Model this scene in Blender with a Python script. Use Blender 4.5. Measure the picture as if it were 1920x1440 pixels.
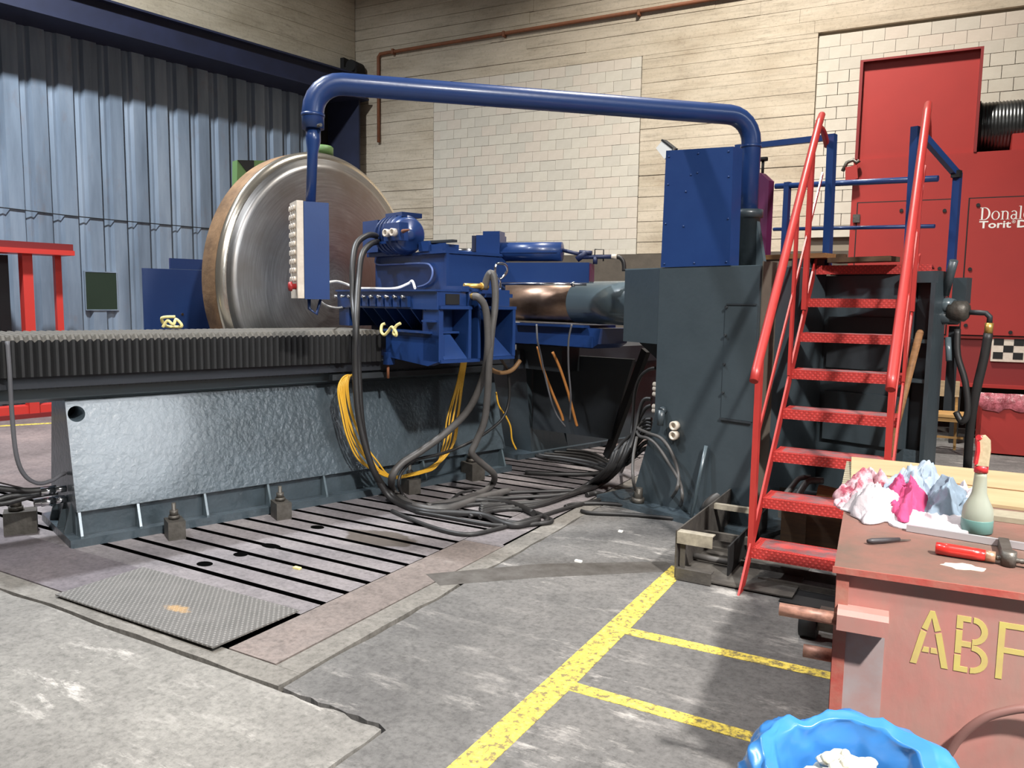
import bpy, bmesh, math, random
from mathutils import Vector, Matrix, Quaternion
for o in list(bpy.data.objects): bpy.data.objects.remove(o)
S = bpy.context.scene
COL = S.collection
R = math.radians
# ---------------------------------------------------------------- camera
cam = bpy.data.objects.new('camera', bpy.data.cameras.new('camera'))
COL.objects.link(cam)
cam.data.sensor_width = 36.0
cam.data.lens = 36.0*1460.0/1920.0
cam.data.clip_start = 0.05; cam.data.clip_end = 200
_p, _r, _y = R(5.954), R(.812), R(29.9)
_f = Vector((-math.sin(_y), math.cos(_y), 0)); _x = Vector((math.cos(_y), math.sin(_y), 0)); _z = Vector((0, 0, 1))
_fw = _f*math.cos(_p)-_z*math.sin(_p); _u = _f*math.sin(_p)+_z*math.cos(_p)
_rx = _x*math.cos(_r)+_u*math.sin(_r); _ux = _u*math.cos(_r)-_x*math.sin(_r)
m = Matrix((( _rx.x, _ux.x, -_fw.x, 0), (_rx.y, _ux.y, -_fw.y, 0), (_rx.z, _ux.z, -_fw.z, 1.62), (0, 0, 0, 1)))
cam.matrix_world = m
S.camera = cam
# ---------------------------------------------------------------- light and exposure
S.view_settings.view_transform = 'Standard'
S.view_settings.look = 'None'
S.view_settings.gamma = 1.0
S.view_settings.exposure = -0.6
S.view_settings.use_curve_mapping = False
w = bpy.data.worlds.new('hall_air'); S.world = w; w.use_nodes = True
w.node_tree.nodes['Background'].inputs[0].default_value = (1.0, .97, .93, 1)
w.node_tree.nodes['Background'].inputs[1].default_value = .085
def lamp(name, loc, aim, watts, size, col=(1, .97, .93), spread=180):
    l = bpy.data.lights.new(name, 'AREA'); l.shape = 'DISK'; l.size = size; l.energy = watts; l.color = col
    l.spread = R(spread)
    o = bpy.data.objects.new(name, l); COL.objects.link(o); o.location = loc
    o.rotation_euler = (Vector(aim)-Vector(loc)).to_track_quat('-Z', 'Y').to_euler()
    return o
lamp('hall_lamp_right', (4.2, -1.0, 8.0), (1.7, 1.4, 0), 1350, .5, spread=98)
lamp('hall_lamp_front', (.7, .3, 7.6), (.2, 2.8, 0), 140, .5, spread=120)
lamp('hall_lamp_left', (-7.9, 3.6, 9.0), (-9.2, 4.6, 0), 1450, .5, (.9, .95, 1), spread=140)
lamp('hall_lamp_wall', (-2.0, 7.6, 9.6), (-2.4, 10.2, 2), 850, .6, (1, .95, .88), spread=106)
lamp('hall_lamp_far_left', (-4.5, -.5, 8.5), (-4.4, 3.0, 0), 230, .5, (.95, .97, 1), spread=110)
bed_lamp = lamp('added_bed_lamp', (10.5, 2.4, 6.6), (-4.9, 3.3, .6), 48, 3.6, (.88, .94, 1), spread=32)  # unseen lamp added for the bluish sheen on the bed, narrow beam
# ---------------------------------------------------------------- frames (all metric, upright)
T = Matrix.Translation
def rz(d): return Matrix.Rotation(R(d), 4, 'Z')
FR = {'W': Matrix.Identity(4),
      'M': T((-4.881, 2.818, 0)) @ rz(-18.4),       # the lathe, turned against the floor slots
      'B': T((-10.332, 11.823, 0)) @ rz(3.4),       # back wall: x along it, y into it
      'L': T((-10.332, 11.823, 0)) @ rz(-99.8),     # left wall: x along it towards us, y into the room
      'K': T((-.266, 2.387, 0)) @ rz(4.9)}          # the red scrap box
# ---------------------------------------------------------------- materials
MATS = {}
def mat(name, col, rough=.5, metal=0, col2=None, scale=4.0, mix=.5, bump=0, bscale=None, detail=6, stretch=None, spec=.5, coat=0, contrast=None, aniso=0):
    m = bpy.data.materials.new(name); m.use_nodes = True
    nt = m.node_tree; b = nt.nodes['Principled BSDF']
    b.inputs['Base Color'].default_value = (*col, 1); b.inputs['Roughness'].default_value = rough
    b.inputs['Metallic'].default_value = metal; b.inputs['Specular IOR Level'].default_value = spec
    b.inputs['Coat Weight'].default_value = coat; b.inputs['Coat Roughness'].default_value = .12
    tc = nt.nodes.new('ShaderNodeTexCoord'); src = tc.outputs['Object']
    if stretch:
        mp = nt.nodes.new('ShaderNodeMapping'); mp.inputs['Scale'].default_value = stretch
        nt.links.new(src, mp.inputs[0]); src = mp.outputs[0]
    if col2:
        n = nt.nodes.new('ShaderNodeTexNoise'); n.inputs['Scale'].default_value = scale; n.inputs['Detail'].default_value = detail
        n.inputs['Roughness'].default_value = .65
        nt.links.new(src, n.inputs[0])
        r = nt.nodes.new('ShaderNodeValToRGB')
        lo, hi = contrast or (.5-.25*1, .5+.25)
        r.color_ramp.elements[0].position = lo; r.color_ramp.elements[1].position = hi
        r.color_ramp.elements[0].color = (*col, 1); r.color_ramp.elements[1].color = (*col2, 1)
        nt.links.new(n.outputs[0], r.inputs[0]); nt.links.new(r.outputs[0], b.inputs['Base Color'])
    if bump:
        n2 = nt.nodes.new('ShaderNodeTexNoise'); n2.inputs['Scale'].default_value = bscale or scale*6; n2.inputs['Detail'].default_value = 4
        nt.links.new(src, n2.inputs[0])
        bp = nt.nodes.new('ShaderNodeBump'); bp.inputs['Strength'].default_value = bump; bp.inputs['Distance'].default_value = .01
        nt.links.new(n2.outputs[0], bp.inputs['Height']); nt.links.new(bp.outputs[0], b.inputs['Normal'])
    MATS[name] = m
    return m
def rgb(r, g, b):
    f = lambda c: (c/255/12.92) if c/255 <= .04045 else ((c/255+.055)/1.055)**2.4
    return (f(r), f(g), f(b))
# ---------------------------------------------------------------- mesh builder
class P:
    def __init__(s, bevel=0): s.bm = bmesh.new(); s.bev = bevel
    def hexa(s, v):
        q = [s.bm.verts.new(c) for c in v]
        for f in ((3,2,1,0),(4,5,6,7),(0,1,5,4),(1,2,6,5),(2,3,7,6),(3,0,4,7)): s.bm.faces.new([q[i] for i in f])
        return s
    def box(s, x0, x1, y0, y1, z0, z1):
        return s.hexa([(x0,y0,z0),(x1,y0,z0),(x1,y1,z0),(x0,y1,z0),(x0,y0,z1),(x1,y0,z1),(x1,y1,z1),(x0,y1,z1)])
    def prism(s, poly, axis, a, b):
        def c(p, t): return (t,p[0],p[1]) if axis=='x' else (p[0],t,p[1]) if axis=='y' else (p[0],p[1],t)
        A = [s.bm.verts.new(c(p,a)) for p in poly]; B = [s.bm.verts.new(c(p,b)) for p in poly]
        n = len(poly); s.bm.faces.new(A); s.bm.faces.new(B[::-1])
        for i in range(n): s.bm.faces.new([A[i], B[i], B[(i+1)%n], A[(i+1)%n]])
        return s
    def ring(s, c, x, y, r, n): return [s.bm.verts.new(c+x*(r*math.cos(2*math.pi*i/n))+y*(r*math.sin(2*math.pi*i/n))) for i in range(n)]
    def skin(s, rings, caps=True, smooth=True, closed=False):
        n = len(rings[0]); prs = list(zip(rings, rings[1:]))
        if closed: prs.append((rings[-1], rings[0]))
        for a, b in prs:
            for i in range(n):
                f = s.bm.faces.new([a[i], a[(i+1)%n], b[(i+1)%n], b[i]]); f.smooth = smooth
        if caps and not closed: s.bm.faces.new(rings[0][::-1]); s.bm.faces.new(rings[-1])
        return s
    def lathe(s, prof, p0, d, n=24, caps=True):
        d = Vector(d).normalized(); x = d.orthogonal().normalized(); y = d.cross(x); p0 = Vector(p0)
        return s.skin([s.ring(p0+d*t, x, y, max(r, 1e-4), n) for t, r in prof], caps)
    def cyl(s, p0, p1, r, r1=None, n=16):
        p0, p1 = Vector(p0), Vector(p1)
        d = p1-p0; x = d.normalized().orthogonal().normalized(); y = d.normalized().cross(x)
        return s.skin([s.ring(p0, x, y, r, n), s.ring(p1, x, y, r if r1 is None else r1, n)])
    def tube(s, pts, r, n=8, smooth=0, caps=True, closed=False):
        pts = [Vector(p) for p in pts]
        if smooth: pts = spline(pts, smooth, closed)
        rings = []; x = None
        for i, p in enumerate(pts):
            a = pts[i-1] if (i or closed) else p; b = pts[(i+1) % len(pts)] if (i < len(pts)-1 or closed) else p
            d = (b-a).normalized()
            if x is None: x = d.orthogonal().normalized()
            x = (x-d*x.dot(d)).normalized(); y = d.cross(x)
            rr = r[i] if isinstance(r, (list, tuple)) else r
            rings.append(s.ring(p, x, y, rr, n))
        return s.skin(rings, caps, True, closed)
    def bar(s, p0, p1, w, h, up=(0,0,1)):   # rectangular bar: w sideways, h along up
        p0, p1 = Vector(p0), Vector(p1); d = (p1-p0).normalized(); sd = d.cross(Vector(up)).normalized(); u = sd.cross(d)
        a, b = sd*(w/2), u*(h/2)
        return s.hexa([p0-a-b, p0+a-b, p1+a-b, p1-a-b, p0-a+b, p0+a+b, p1+a+b, p1-a+b])
    def ball(s, c, r, n=10, sc=(1,1,1)):
        res = bmesh.ops.create_uvsphere(s.bm, u_segments=n, v_segments=max(6, n//2+2), radius=r)
        for v in res['verts']: v.co = Vector((v.co.x*sc[0], v.co.y*sc[1], v.co.z*sc[2]))+Vector(c)
        for v in res['verts']:
            for f in v.link_faces: f.smooth = True
        return s
def spline(p, k, closed=False):
    out = []; n = len(p)
    for i in range(n if closed else n-1):
        g = (lambda j: p[j % n]) if closed else (lambda j: p[min(max(j, 0), n-1)])
        a, b, c, d = g(i-1), g(i), g(i+1), g(i+2)
        for t in range(k):
            u = t/k; out.append(.5*((2*b)+(c-a)*u+(2*a-5*b+4*c-d)*u*u+(3*b-a-3*c+d)*u**3))
    if not closed: out.append(p[-1])
    return out
def mesh(name, pb, m, org=(0,0,0)):
    me = bpy.data.meshes.new(name)
    if pb.bev: bmesh.ops.bevel(pb.bm, geom=[e for e in pb.bm.edges if len(e.link_faces) == 2 and e.calc_face_angle(0) > .6], offset=pb.bev, segments=1, affect='EDGES', clamp_overlap=True)
    bmesh.ops.recalc_face_normals(pb.bm, faces=pb.bm.faces)
    o = Vector(org)
    if o.length: bmesh.ops.translate(pb.bm, verts=pb.bm.verts, vec=-o)
    pb.bm.to_mesh(me); pb.bm.free()
    for q in (m if isinstance(m, (list, tuple)) else [m]): me.materials.append(MATS[q])
    return me
ORG = {}
def tag(o, label, cat, group=None, kind=None):
    if label: o['label'] = label
    if cat: o['category'] = cat
    if group: o['group'] = group
    if kind: o['kind'] = kind
    return o
def thing(name, label, cat, frame, org, group=None, kind=None):
    o = bpy.data.objects.new(name, None); COL.objects.link(o); o.empty_display_size = .1
    o.matrix_world = FR[frame] @ T(org); ORG[o.name] = Vector(org)
    return tag(o, label, cat, group, kind)
def solo(name, label, cat, frame, org, pb, m, group=None, kind=None):
    o = bpy.data.objects.new(name, mesh(name, pb, m, org)); COL.objects.link(o)
    o.matrix_world = FR[frame] @ T(org); ORG[o.name] = Vector(org)
    return tag(o, label, cat, group, kind)
def part(name, pb, m, parent, label=None, kind=None):
    org = ORG[parent.name]
    o = bpy.data.objects.new(name, mesh(name, pb, m, org)); COL.objects.link(o); o.parent = parent; ORG[o.name] = org
    if label: o['label'] = label
    if kind: o['kind'] = kind
    return o
def piece(name, me, parent, loc, rot=None, scale=None):     # a further copy of a shared mesh
    o = bpy.data.objects.new(name, me); COL.objects.link(o); o.parent = parent
    o.location = Vector(loc)-ORG[parent.name]; ORG[o.name] = Vector(loc)
    if rot: o.rotation_euler = rot
    if scale: o.scale = scale
    return o
rnd = random.Random(11)
# ---------------------------------------------------------------- the palette
BLUE = rgb(30, 58, 108)
mat('blue', BLUE, .35, col2=rgb(26, 52, 102), scale=5, bump=.06, bscale=30, coat=.25)
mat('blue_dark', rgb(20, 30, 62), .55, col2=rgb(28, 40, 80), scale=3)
mat('navy', rgb(26, 30, 50), .6, col2=rgb(34, 40, 66), scale=3)
mat('maroon', rgb(92, 28, 66), .5, col2=rgb(80, 26, 70), scale=3)
mat('grey_paint', rgb(62, 71, 76), .36, col2=rgb(54, 63, 68), scale=3, bump=.12, bscale=26, coat=.1)
mat('grey_cast', rgb(70, 81, 88), .34, col2=rgb(58, 68, 74), scale=5, bump=.75, bscale=24, coat=.3, contrast=(.35, .7), detail=9)
mat('grey_dark', rgb(44, 49, 53), .55, col2=rgb(38, 42, 46), scale=4, bump=.1)
mat('way_steel', rgb(56, 60, 66), .45, .3, col2=rgb(42, 44, 50), scale=6, stretch=(1, .2, 1))
mat('black', rgb(14, 14, 15), .7)
mat('pit', rgb(7, 7, 7), .9, spec=0)  # greasy black with the slots' shade put into the colour
mat('clamp_bar', rgb(196, 196, 200), .35, .6)
mat('bellows', rgb(27, 27, 28), .62, col2=rgb(20, 20, 21), scale=30)
mat('bellows_top', rgb(100, 95, 87), .8, col2=rgb(72, 69, 64), scale=25)  # tan-grey pleat tops, their lit look put into the colour
mat('red', rgb(168, 48, 44), .42, col2=rgb(156, 44, 40), scale=7, coat=.08)
mat('red_worn', rgb(176, 62, 58), .55, col2=rgb(112, 82, 84), scale=9, contrast=(.32, .58), bump=.4, bscale=60)
mat('red_cab', rgb(156, 45, 40), .48, col2=rgb(146, 42, 38), scale=1.6)
mat('red_dark', rgb(120, 34, 34), .5)
mat('red_left', rgb(200, 58, 50), .42)
mat('steel', rgb(150, 148, 146), .32, .9, col2=rgb(120, 118, 116), scale=8)
mat('chrome', rgb(225, 225, 228), .14, 1)
mat('steel_dark', rgb(104, 100, 94), .5, .55, col2=rgb(70, 66, 60), scale=14, bump=.3, bscale=50)
mat('tray_steel', rgb(96, 92, 86), .6, .3, col2=rgb(58, 54, 52), scale=9, bump=.25)
mat('tray_edge', rgb(176, 168, 150), .6, .2, col2=rgb(110, 104, 94), scale=14)
mat('brass', rgb(206, 170, 96), .35, .7)
mat('white', rgb(226, 224, 218), .5)
mat('ivory', rgb(214, 204, 190), .5, col2=rgb(190, 176, 160), scale=20)
mat('button_red', rgb(150, 40, 40), .4)
mat('rubber', rgb(38, 37, 37), .48)
mat('rubberg', rgb(88, 85, 83), .5, col2=rgb(72, 70, 68), scale=9)
mat('rubberl', rgb(96, 96, 100), .5)
mat('yellow', rgb(214, 164, 50), .45)
mat('rope', rgb(222, 208, 140), .8)
mat('orangec', rgb(170, 110, 52), .6)
mat('brownhose', rgb(132, 100, 66), .5)
mat('whitec', rgb(232, 230, 226), .45)
mat('bluepipe', rgb(120, 142, 200), .3)
mat('copper_ram', rgb(158, 134, 118), .36, .85, col2=rgb(112, 88, 72), scale=7, stretch=(.4, 1, 1), contrast=(.35, .7))
mat('grey_gloss', rgb(84, 97, 103), .28, coat=.4)
mat('green', rgb(92, 124, 72), .5)
mat('green_dark', rgb(28, 44, 28), .7)
mat('wood_brown', rgb(146, 104, 64), .7, col2=rgb(104, 70, 42), scale=6, stretch=(1, 8, 8))
mat('wood_pale', rgb(166, 146, 112), .75, col2=rgb(150, 128, 94), scale=2.5, stretch=(1, 4, 4), contrast=(.35, .75))
mat('wood_dark', rgb(88, 66, 44), .8, col2=rgb(58, 44, 32), scale=6, stretch=(1, 6, 6))
mat('ribbed_mat', rgb(146, 138, 118), .8, col2=rgb(120, 112, 94), scale=20)
mat('chair_wood', rgb(176, 138, 84), .6, col2=rgb(140, 104, 58), scale=6, stretch=(1, 1, 6))
mat('chair_ply', rgb(178, 156, 124), .6, col2=rgb(120, 100, 74), scale=5, stretch=(1, 1, 8))
mat('box_red', rgb(166, 110, 102), .55, col2=rgb(140, 120, 110), scale=3.2, stretch=(1, 1, .5), contrast=(.42, .72), bump=.12, bscale=30)
mat('box_red2', rgb(160, 72, 63), .55, col2=rgb(152, 106, 92), scale=7, contrast=(.4, .66), bump=.15, bscale=40)
mat('box_top', rgb(116, 80, 70), .6, col2=rgb(92, 76, 66), scale=5, contrast=(.36, .66), bump=.2, bscale=50)  # darker than the front: weaker light on top put into the colour
mat('box_patch', rgb(150, 143, 143), .5, col2=rgb(152, 112, 106), scale=3, contrast=(.38, .68))
mat('ring_paint', rgb(118, 84, 78), .5)
mat('stencil', rgb(184, 172, 92), .6, col2=rgb(176, 152, 100), scale=18)
mat('pin_rust', rgb(190, 140, 120), .5, .3, col2=rgb(108, 76, 64), scale=12, stretch=(.5, 1, 1), contrast=(.42, .6))
mat('rag_white', rgb(176, 167, 170), .9, bump=.3, bscale=40)
mat('rag_pink', rgb(178, 60, 104), .9, bump=.3, bscale=40)
mat('rag_print', rgb(186, 150, 156), .9, col2=rgb(128, 48, 66), scale=16, contrast=(.44, .58))
mat('rag_blue', rgb(146, 157, 170), .9, col2=rgb(124, 137, 153), scale=10, bump=.3, bscale=40)
mat('rag_grey', rgb(122, 138, 152), .9, col2=rgb(98, 110, 122), scale=10, bump=.3, bscale=40)
mat('trigger_red', rgb(190, 42, 48), .4, col2=rgb(226, 206, 180), scale=26, contrast=(.6, .68))
mat('trigger_pale', rgb(196, 182, 152), .5, col2=rgb(146, 130, 98), scale=30)
mat('duct_metal', rgb(96, 98, 98), .3, .85, col2=rgb(64, 64, 64), scale=5)
mat('film', rgb(176, 96, 106), .3, col2=rgb(120, 52, 58), scale=16, contrast=(.4, .62), bump=.8, bscale=26)
mat('rust_pipe', rgb(140, 84, 52), .7, col2=rgb(112, 72, 50), scale=8)
mat('handle_red', rgb(190, 40, 34), .3, coat=.6)
mat('ferrule', rgb(196, 156, 130), .35, .6)
mat('wheel_black', rgb(24, 24, 25), .65)
mat('knife_grip', rgb(54, 50, 52), .5)
mat('paper_chip', rgb(236, 234, 228), .9)
mat('waste', rgb(206, 202, 190), .95, col2=rgb(206, 196, 166), scale=30, bump=.6, bscale=60)
mat('brick_a', rgb(202, 196, 182), .88, col2=rgb(190, 183, 168), scale=5, bump=.2, bscale=40)
mat('brick_b', rgb(196, 190, 177), .88, col2=rgb(184, 178, 164), scale=5, bump=.2, bscale=40)
mat('brick_c', rgb(203, 193, 179), .88, col2=rgb(191, 181, 166), scale=5, bump=.2, bscale=40)
mat('mortar', rgb(140, 130, 114), .95)
mat('wainscot', rgb(92, 84, 74), .9, col2=rgb(74, 68, 60), scale=4, bump=.2)
mat('plastic_blue', rgb(58, 122, 186), .3, col2=rgb(50, 110, 174), scale=5, coat=.2)

def glassy(name, col, rough, trans, ior=1.3, alpha=1):
    m = mat(name, col, rough); b = m.node_tree.nodes['Principled BSDF']
    b.inputs['Transmission Weight'].default_value = trans; b.inputs['IOR'].default_value = ior; b.inputs['Alpha'].default_value = alpha
glassy('bottle_plastic', rgb(176, 180, 164), .3, .45, 1.2)
glassy('bottle_liquid', rgb(104, 142, 136), .3, .2)
# --- built materials with several layers
def nodes(name):
    m = bpy.data.materials.new(name); m.use_nodes = True; MATS[name] = m
    nt = m.node_tree
    return nt, nt.nodes['Principled BSDF'], lambda t: nt.nodes.new('ShaderNode'+t), lambda a, b: nt.links.new(a, b)
def noise(nt, N, K, src, sc, det=6, rough=.6, st=None):
    if st:
        mp = N('Mapping'); mp.inputs['Scale'].default_value = st; K(src, mp.inputs[0]); src = mp.outputs[0]
    n = N('TexNoise'); n.inputs['Scale'].default_value = sc; n.inputs['Detail'].default_value = det; n.inputs['Roughness'].default_value = rough
    K(src, n.inputs[0]); return n.outputs[0]
def ramp(N, K, src, stops):
    r = N('ValToRGB'); e = r.color_ramp.elements
    e[0].position, e[0].color = stops[0][0], (*stops[0][1], 1); e[1].position, e[1].color = stops[-1][0], (*stops[-1][1], 1)
    for p, c in stops[1:-1]:
        q = e.new(p); q.color = (*c, 1)
    K(src, r.inputs[0]); return r.outputs[0]
def mixc(N, K, fac, a, b, mode='MIX'):
    x = N('Mix'); x.data_type = 'RGBA'; x.blend_type = mode
    if isinstance(fac, (int, float)): x.inputs[0].default_value = fac
    else: K(fac, x.inputs[0])
    for i, c in ((6, a), (7, b)):
        if isinstance(c, tuple): x.inputs[i].default_value = (*c, 1)
        else: K(c, x.inputs[i])
    return x.outputs[2]
W1, BK = (1, 1, 1), (0, 0, 0)
def floor_mat(name, base, dark, light, scr=.5, tint=None):
    nt, b, N, K = nodes(name); g = N('NewGeometry').outputs['Position']
    c = ramp(N, K, noise(nt, N, K, g, .9, 8, .65), [(.3, dark), (.5, base), (.72, light)])
    sp = ramp(N, K, noise(nt, N, K, g, 34, 5, .75), [(.36, (.62,)*3), (.5, W1), (.66, (1.2,)*3)])
    c = mixc(N, K, .75, c, sp, 'MULTIPLY')
    fine = ramp(N, K, noise(nt, N, K, g, 9, 9, .8), [(.34, (.6,)*3), (.5, W1), (.68, (1.16,)*3)])
    c = mixc(N, K, .7, c, fine, 'MULTIPLY')
    # scratches and dusty scuffs
    s1 = ramp(N, K, noise(nt, N, K, g, 2.2, 10, .8, (1, 3.2, 1)), [(.53, BK), (.64, W1)])
    s2 = ramp(N, K, noise(nt, N, K, g, 1.3, 4, .5), [(.42, BK), (.6, W1)])
    s = N('Math'); s.operation = 'MULTIPLY'; K(s1, s.inputs[0]); K(s2, s.inputs[1])
    s3 = N('Math'); s3.operation = 'MULTIPLY'; K(s.outputs[0], s3.inputs[0]); s3.inputs[1].default_value = scr
    c = mixc(N, K, s3.outputs[0], c, rgb(216, 210, 202))
    if tint:                                                    # one oil stain soaked into the plate, with its own outline
        v = N('VectorMath'); v.operation = 'SUBTRACT'; K(g, v.inputs[0]); v.inputs[1].default_value = (-3.38, 4.07, 0)
        mp = N('Mapping'); mp.inputs['Rotation'].default_value = (0, 0, R(-22)); mp.inputs['Scale'].default_value = (2.1, 4.2, 1); K(v.outputs[0], mp.inputs[0])
        le = N('VectorMath'); le.operation = 'LENGTH'; K(mp.outputs[0], le.inputs[0])
        ad = N('Math'); ad.operation = 'ADD'; K(le.outputs['Value'], ad.inputs[0])
        n5 = N('Math'); n5.operation = 'MULTIPLY'; n5.inputs[1].default_value = .7; K(noise(nt, N, K, g, 3.5, 3), n5.inputs[0]); K(n5.outputs[0], ad.inputs[1])
        fo = ramp(N, K, ad.outputs[0], [(.93, W1), (1.0, BK)])
        f8 = N('Math'); f8.operation = 'MULTIPLY'; f8.inputs[1].default_value = .8; K(fo, f8.inputs[0])
        c = mixc(N, K, f8.outputs[0], c, tint)
    K(c, b.inputs['Base Color']); b.inputs['Roughness'].default_value = .78; b.inputs['Specular IOR Level'].default_value = .35
    bp = N('Bump'); bp.inputs['Strength'].default_value = .35; bp.inputs['Distance'].default_value = .008
    K(noise(nt, N, K, g, 40, 6, .7), bp.inputs['Height']); K(bp.outputs[0], b.inputs['Normal'])
floor_mat('floor_pale', rgb(121, 118, 113), rgb(106, 103, 99), rgb(136, 133, 127), .7)
floor_mat('floor_mid', rgb(98, 96, 94), rgb(80, 78, 77), rgb(114, 111, 108), .4)
floor_mat('floor_curb', rgb(116, 112, 106), rgb(96, 93, 88), rgb(130, 126, 119), .3)
floor_mat('floor_back', rgb(112, 100, 98), rgb(92, 82, 80), rgb(134, 118, 114), .1)
floor_mat('plate', rgb(126, 120, 121), rgb(110, 105, 106), rgb(142, 135, 134), .15, rgb(74, 66, 57))
floor_mat('plate_rusty', rgb(124, 114, 109), rgb(108, 100, 96), rgb(140, 126, 119), .15)
floor_mat('plate_plain', rgb(106, 99, 102), rgb(92, 86, 89), rgb(120, 112, 113), .05)
for q in ('plate', 'plate_rusty', 'plate_plain'):
    MATS[q].node_tree.nodes['Principled BSDF'].inputs['Roughness'].default_value = .55
    MATS[q].node_tree.nodes['Principled BSDF'].inputs['Metallic'].default_value = .15
def tread_mat(name, base, dark, bright, sc, fleck):
    # raised lozenge tread: two crossed brick patterns drive the bump, worn tips are brighter
    nt, b, N, K = nodes(name); g = N('TexCoord').outputs['Object']
    hs = []
    sp = N('SeparateXYZ'); K(g, sp.inputs[0]); ad = N('Math'); ad.operation = 'ADD'; K(sp.outputs[1], ad.inputs[0]); K(sp.outputs[2], ad.inputs[1])
    cb_ = N('CombineXYZ'); K(sp.outputs[0], cb_.inputs[0]); K(ad.outputs[0], cb_.inputs[1]); g = cb_.outputs[0]
    for rot in (45, -45):
        mp = N('Mapping'); mp.inputs['Rotation'].default_value = (0, 0, R(rot)); mp.inputs['Scale'].default_value = (sc, sc, sc); K(g, mp.inputs[0])
        br = N('TexBrick'); br.offset = .5; br.inputs['Scale'].default_value = 1; br.inputs['Mortar Size'].default_value = .3
        br.inputs['Brick Width'].default_value = 2.0; br.inputs['Row Height'].default_value = 1.0
        br.inputs['Mortar Smooth'].default_value = .3
        K(mp.outputs[0], br.inputs[0]); hs.append(br.outputs['Fac'])
    x = N('Math'); x.operation = 'MAXIMUM'; K(hs[0], x.inputs[0]); K(hs[1], x.inputs[1])
    inv = N('Math'); inv.operation = 'SUBTRACT'; inv.inputs[0].default_value = 1; K(x.outputs[0], inv.inputs[1])
    n = ramp(N, K, noise(nt, N, K, g, 5, 7, .7), [(.35, dark), (.65, base)])
    n = mixc(N, K, ramp(N, K, noise(nt, N, K, g, 120, 3), [(.4, BK), (.6, W1)]), n, dark) if fleck else n
    c = mixc(N, K, inv.outputs[0], n, bright)
    if name == 'checker':                                        # small ochre paint stain on the plate
        v = N('VectorMath'); v.operation = 'SUBTRACT'; K(N('NewGeometry').outputs['Position'], v.inputs[0]); v.inputs[1].default_value = (-3.42, 2.515, 0)
        mp = N('Mapping'); mp.inputs['Scale'].default_value = (5.5, 12, 0); K(v.outputs[0], mp.inputs[0])
        le = N('VectorMath'); le.operation = 'LENGTH'; K(mp.outputs[0], le.inputs[0])
        ad = N('Math'); ad.operation = 'ADD'; K(le.outputs['Value'], ad.inputs[0]); K(noise(nt, N, K, g, 22, 6, .75), ad.inputs[1])
        fo = ramp(N, K, ad.outputs[0], [(.82, W1), (1.1, BK)]); f8 = N('Math'); f8.operation = 'MULTIPLY'; f8.inputs[1].default_value = .45; K(fo, f8.inputs[0])
        c = mixc(N, K, f8.outputs[0], c, rgb(206, 160, 92))
    K(c, b.inputs['Base Color']); b.inputs['Roughness'].default_value = .48
    bp = N('Bump'); bp.inputs['Strength'].default_value = .7; bp.inputs['Distance'].default_value = .006
    K(inv.outputs[0], bp.inputs['Height']); K(bp.outputs[0], b.inputs['Normal'])
tread_mat('checker', rgb(104, 101, 98), rgb(88, 86, 83), rgb(134, 131, 127), 42, False)
tread_mat('red_tread', rgb(164, 50, 46), rgb(152, 46, 43), rgb(190, 58, 52), 44, False)
def yellow_mat():
    nt, b, N, K = nodes('yellow_paint'); g = N('NewGeometry').outputs['Position']
    n = ramp(N, K, noise(nt, N, K, g, 26, 6, .75), [(.42, rgb(118, 106, 72)), (.52, rgb(214, 190, 74)), (.7, rgb(232, 214, 110))])
    K(n, b.inputs['Base Color']); b.inputs['Roughness'].default_value = .7
yellow_mat()
def stain_mat():
    nt, b, N, K = nodes('oil'); g = N('NewGeometry').outputs['Position']
    n = ramp(N, K, noise(nt, N, K, g, 5, 6, .6), [(.3, rgb(82, 76, 68)), (.7, rgb(106, 96, 84))])
    K(n, b.inputs['Base Color']); b.inputs['Roughness'].default_value = .35
stain_mat()
def disc_mat():
    # turned steel: rings round the spindle (object z axis is the spindle), darker heat-browned zone on one side
    nt, b, N, K = nodes('turned_steel'); g = N('TexCoord').outputs['Object']
    sx = N('SeparateXYZ'); K(g, sx.inputs[0])
    cv = N('CombineXYZ'); K(sx.outputs[0], cv.inputs[0]); K(sx.outputs[1], cv.inputs[1])
    ln = N('VectorMath'); ln.operation = 'LENGTH'; K(cv.outputs[0], ln.inputs[0])
    at = N('Math'); at.operation = 'ARCTAN2'; K(sx.outputs[1], at.inputs[0]); K(sx.outputs[0], at.inputs[1])
    c2 = N('CombineXYZ'); K(ln.outputs['Value'], c2.inputs[0]); K(at.outputs[0], c2.inputs[1])
    rings = noise(nt, N, K, c2.outputs[0], 1, 6, .7, (60, 2.2, 1))
    c = ramp(N, K, rings, [(.32, rgb(140, 138, 136)), (.68, rgb(180, 179, 178))])
    br = ramp(N, K, noise(nt, N, K, g, 1.4, 4), [(.45, BK), (.7, W1)])
    c = mixc(N, K, br, c, rgb(146, 139, 132))
    K(c, b.inputs['Base Color']); b.inputs['Metallic'].default_value = .92
    rr = N('MapRange'); rr.inputs[3].default_value = .34; rr.inputs[4].default_value = .5; K(rings, rr.inputs[0]); K(rr.outputs[0], b.inputs['Roughness'])
    bp = N('Bump'); bp.inputs['Strength'].default_value = .12; bp.inputs['Distance'].default_value = .004
    K(rings, bp.inputs['Height']); K(bp.outputs[0], b.inputs['Normal'])
disc_mat()
mat('disc_rim', rgb(150, 118, 86), .6, .4, col2=rgb(104, 80, 58), scale=5, contrast=(.35, .68), bump=.3)
mat('disc_lip', rgb(206, 198, 184), .22, .9)
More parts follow.
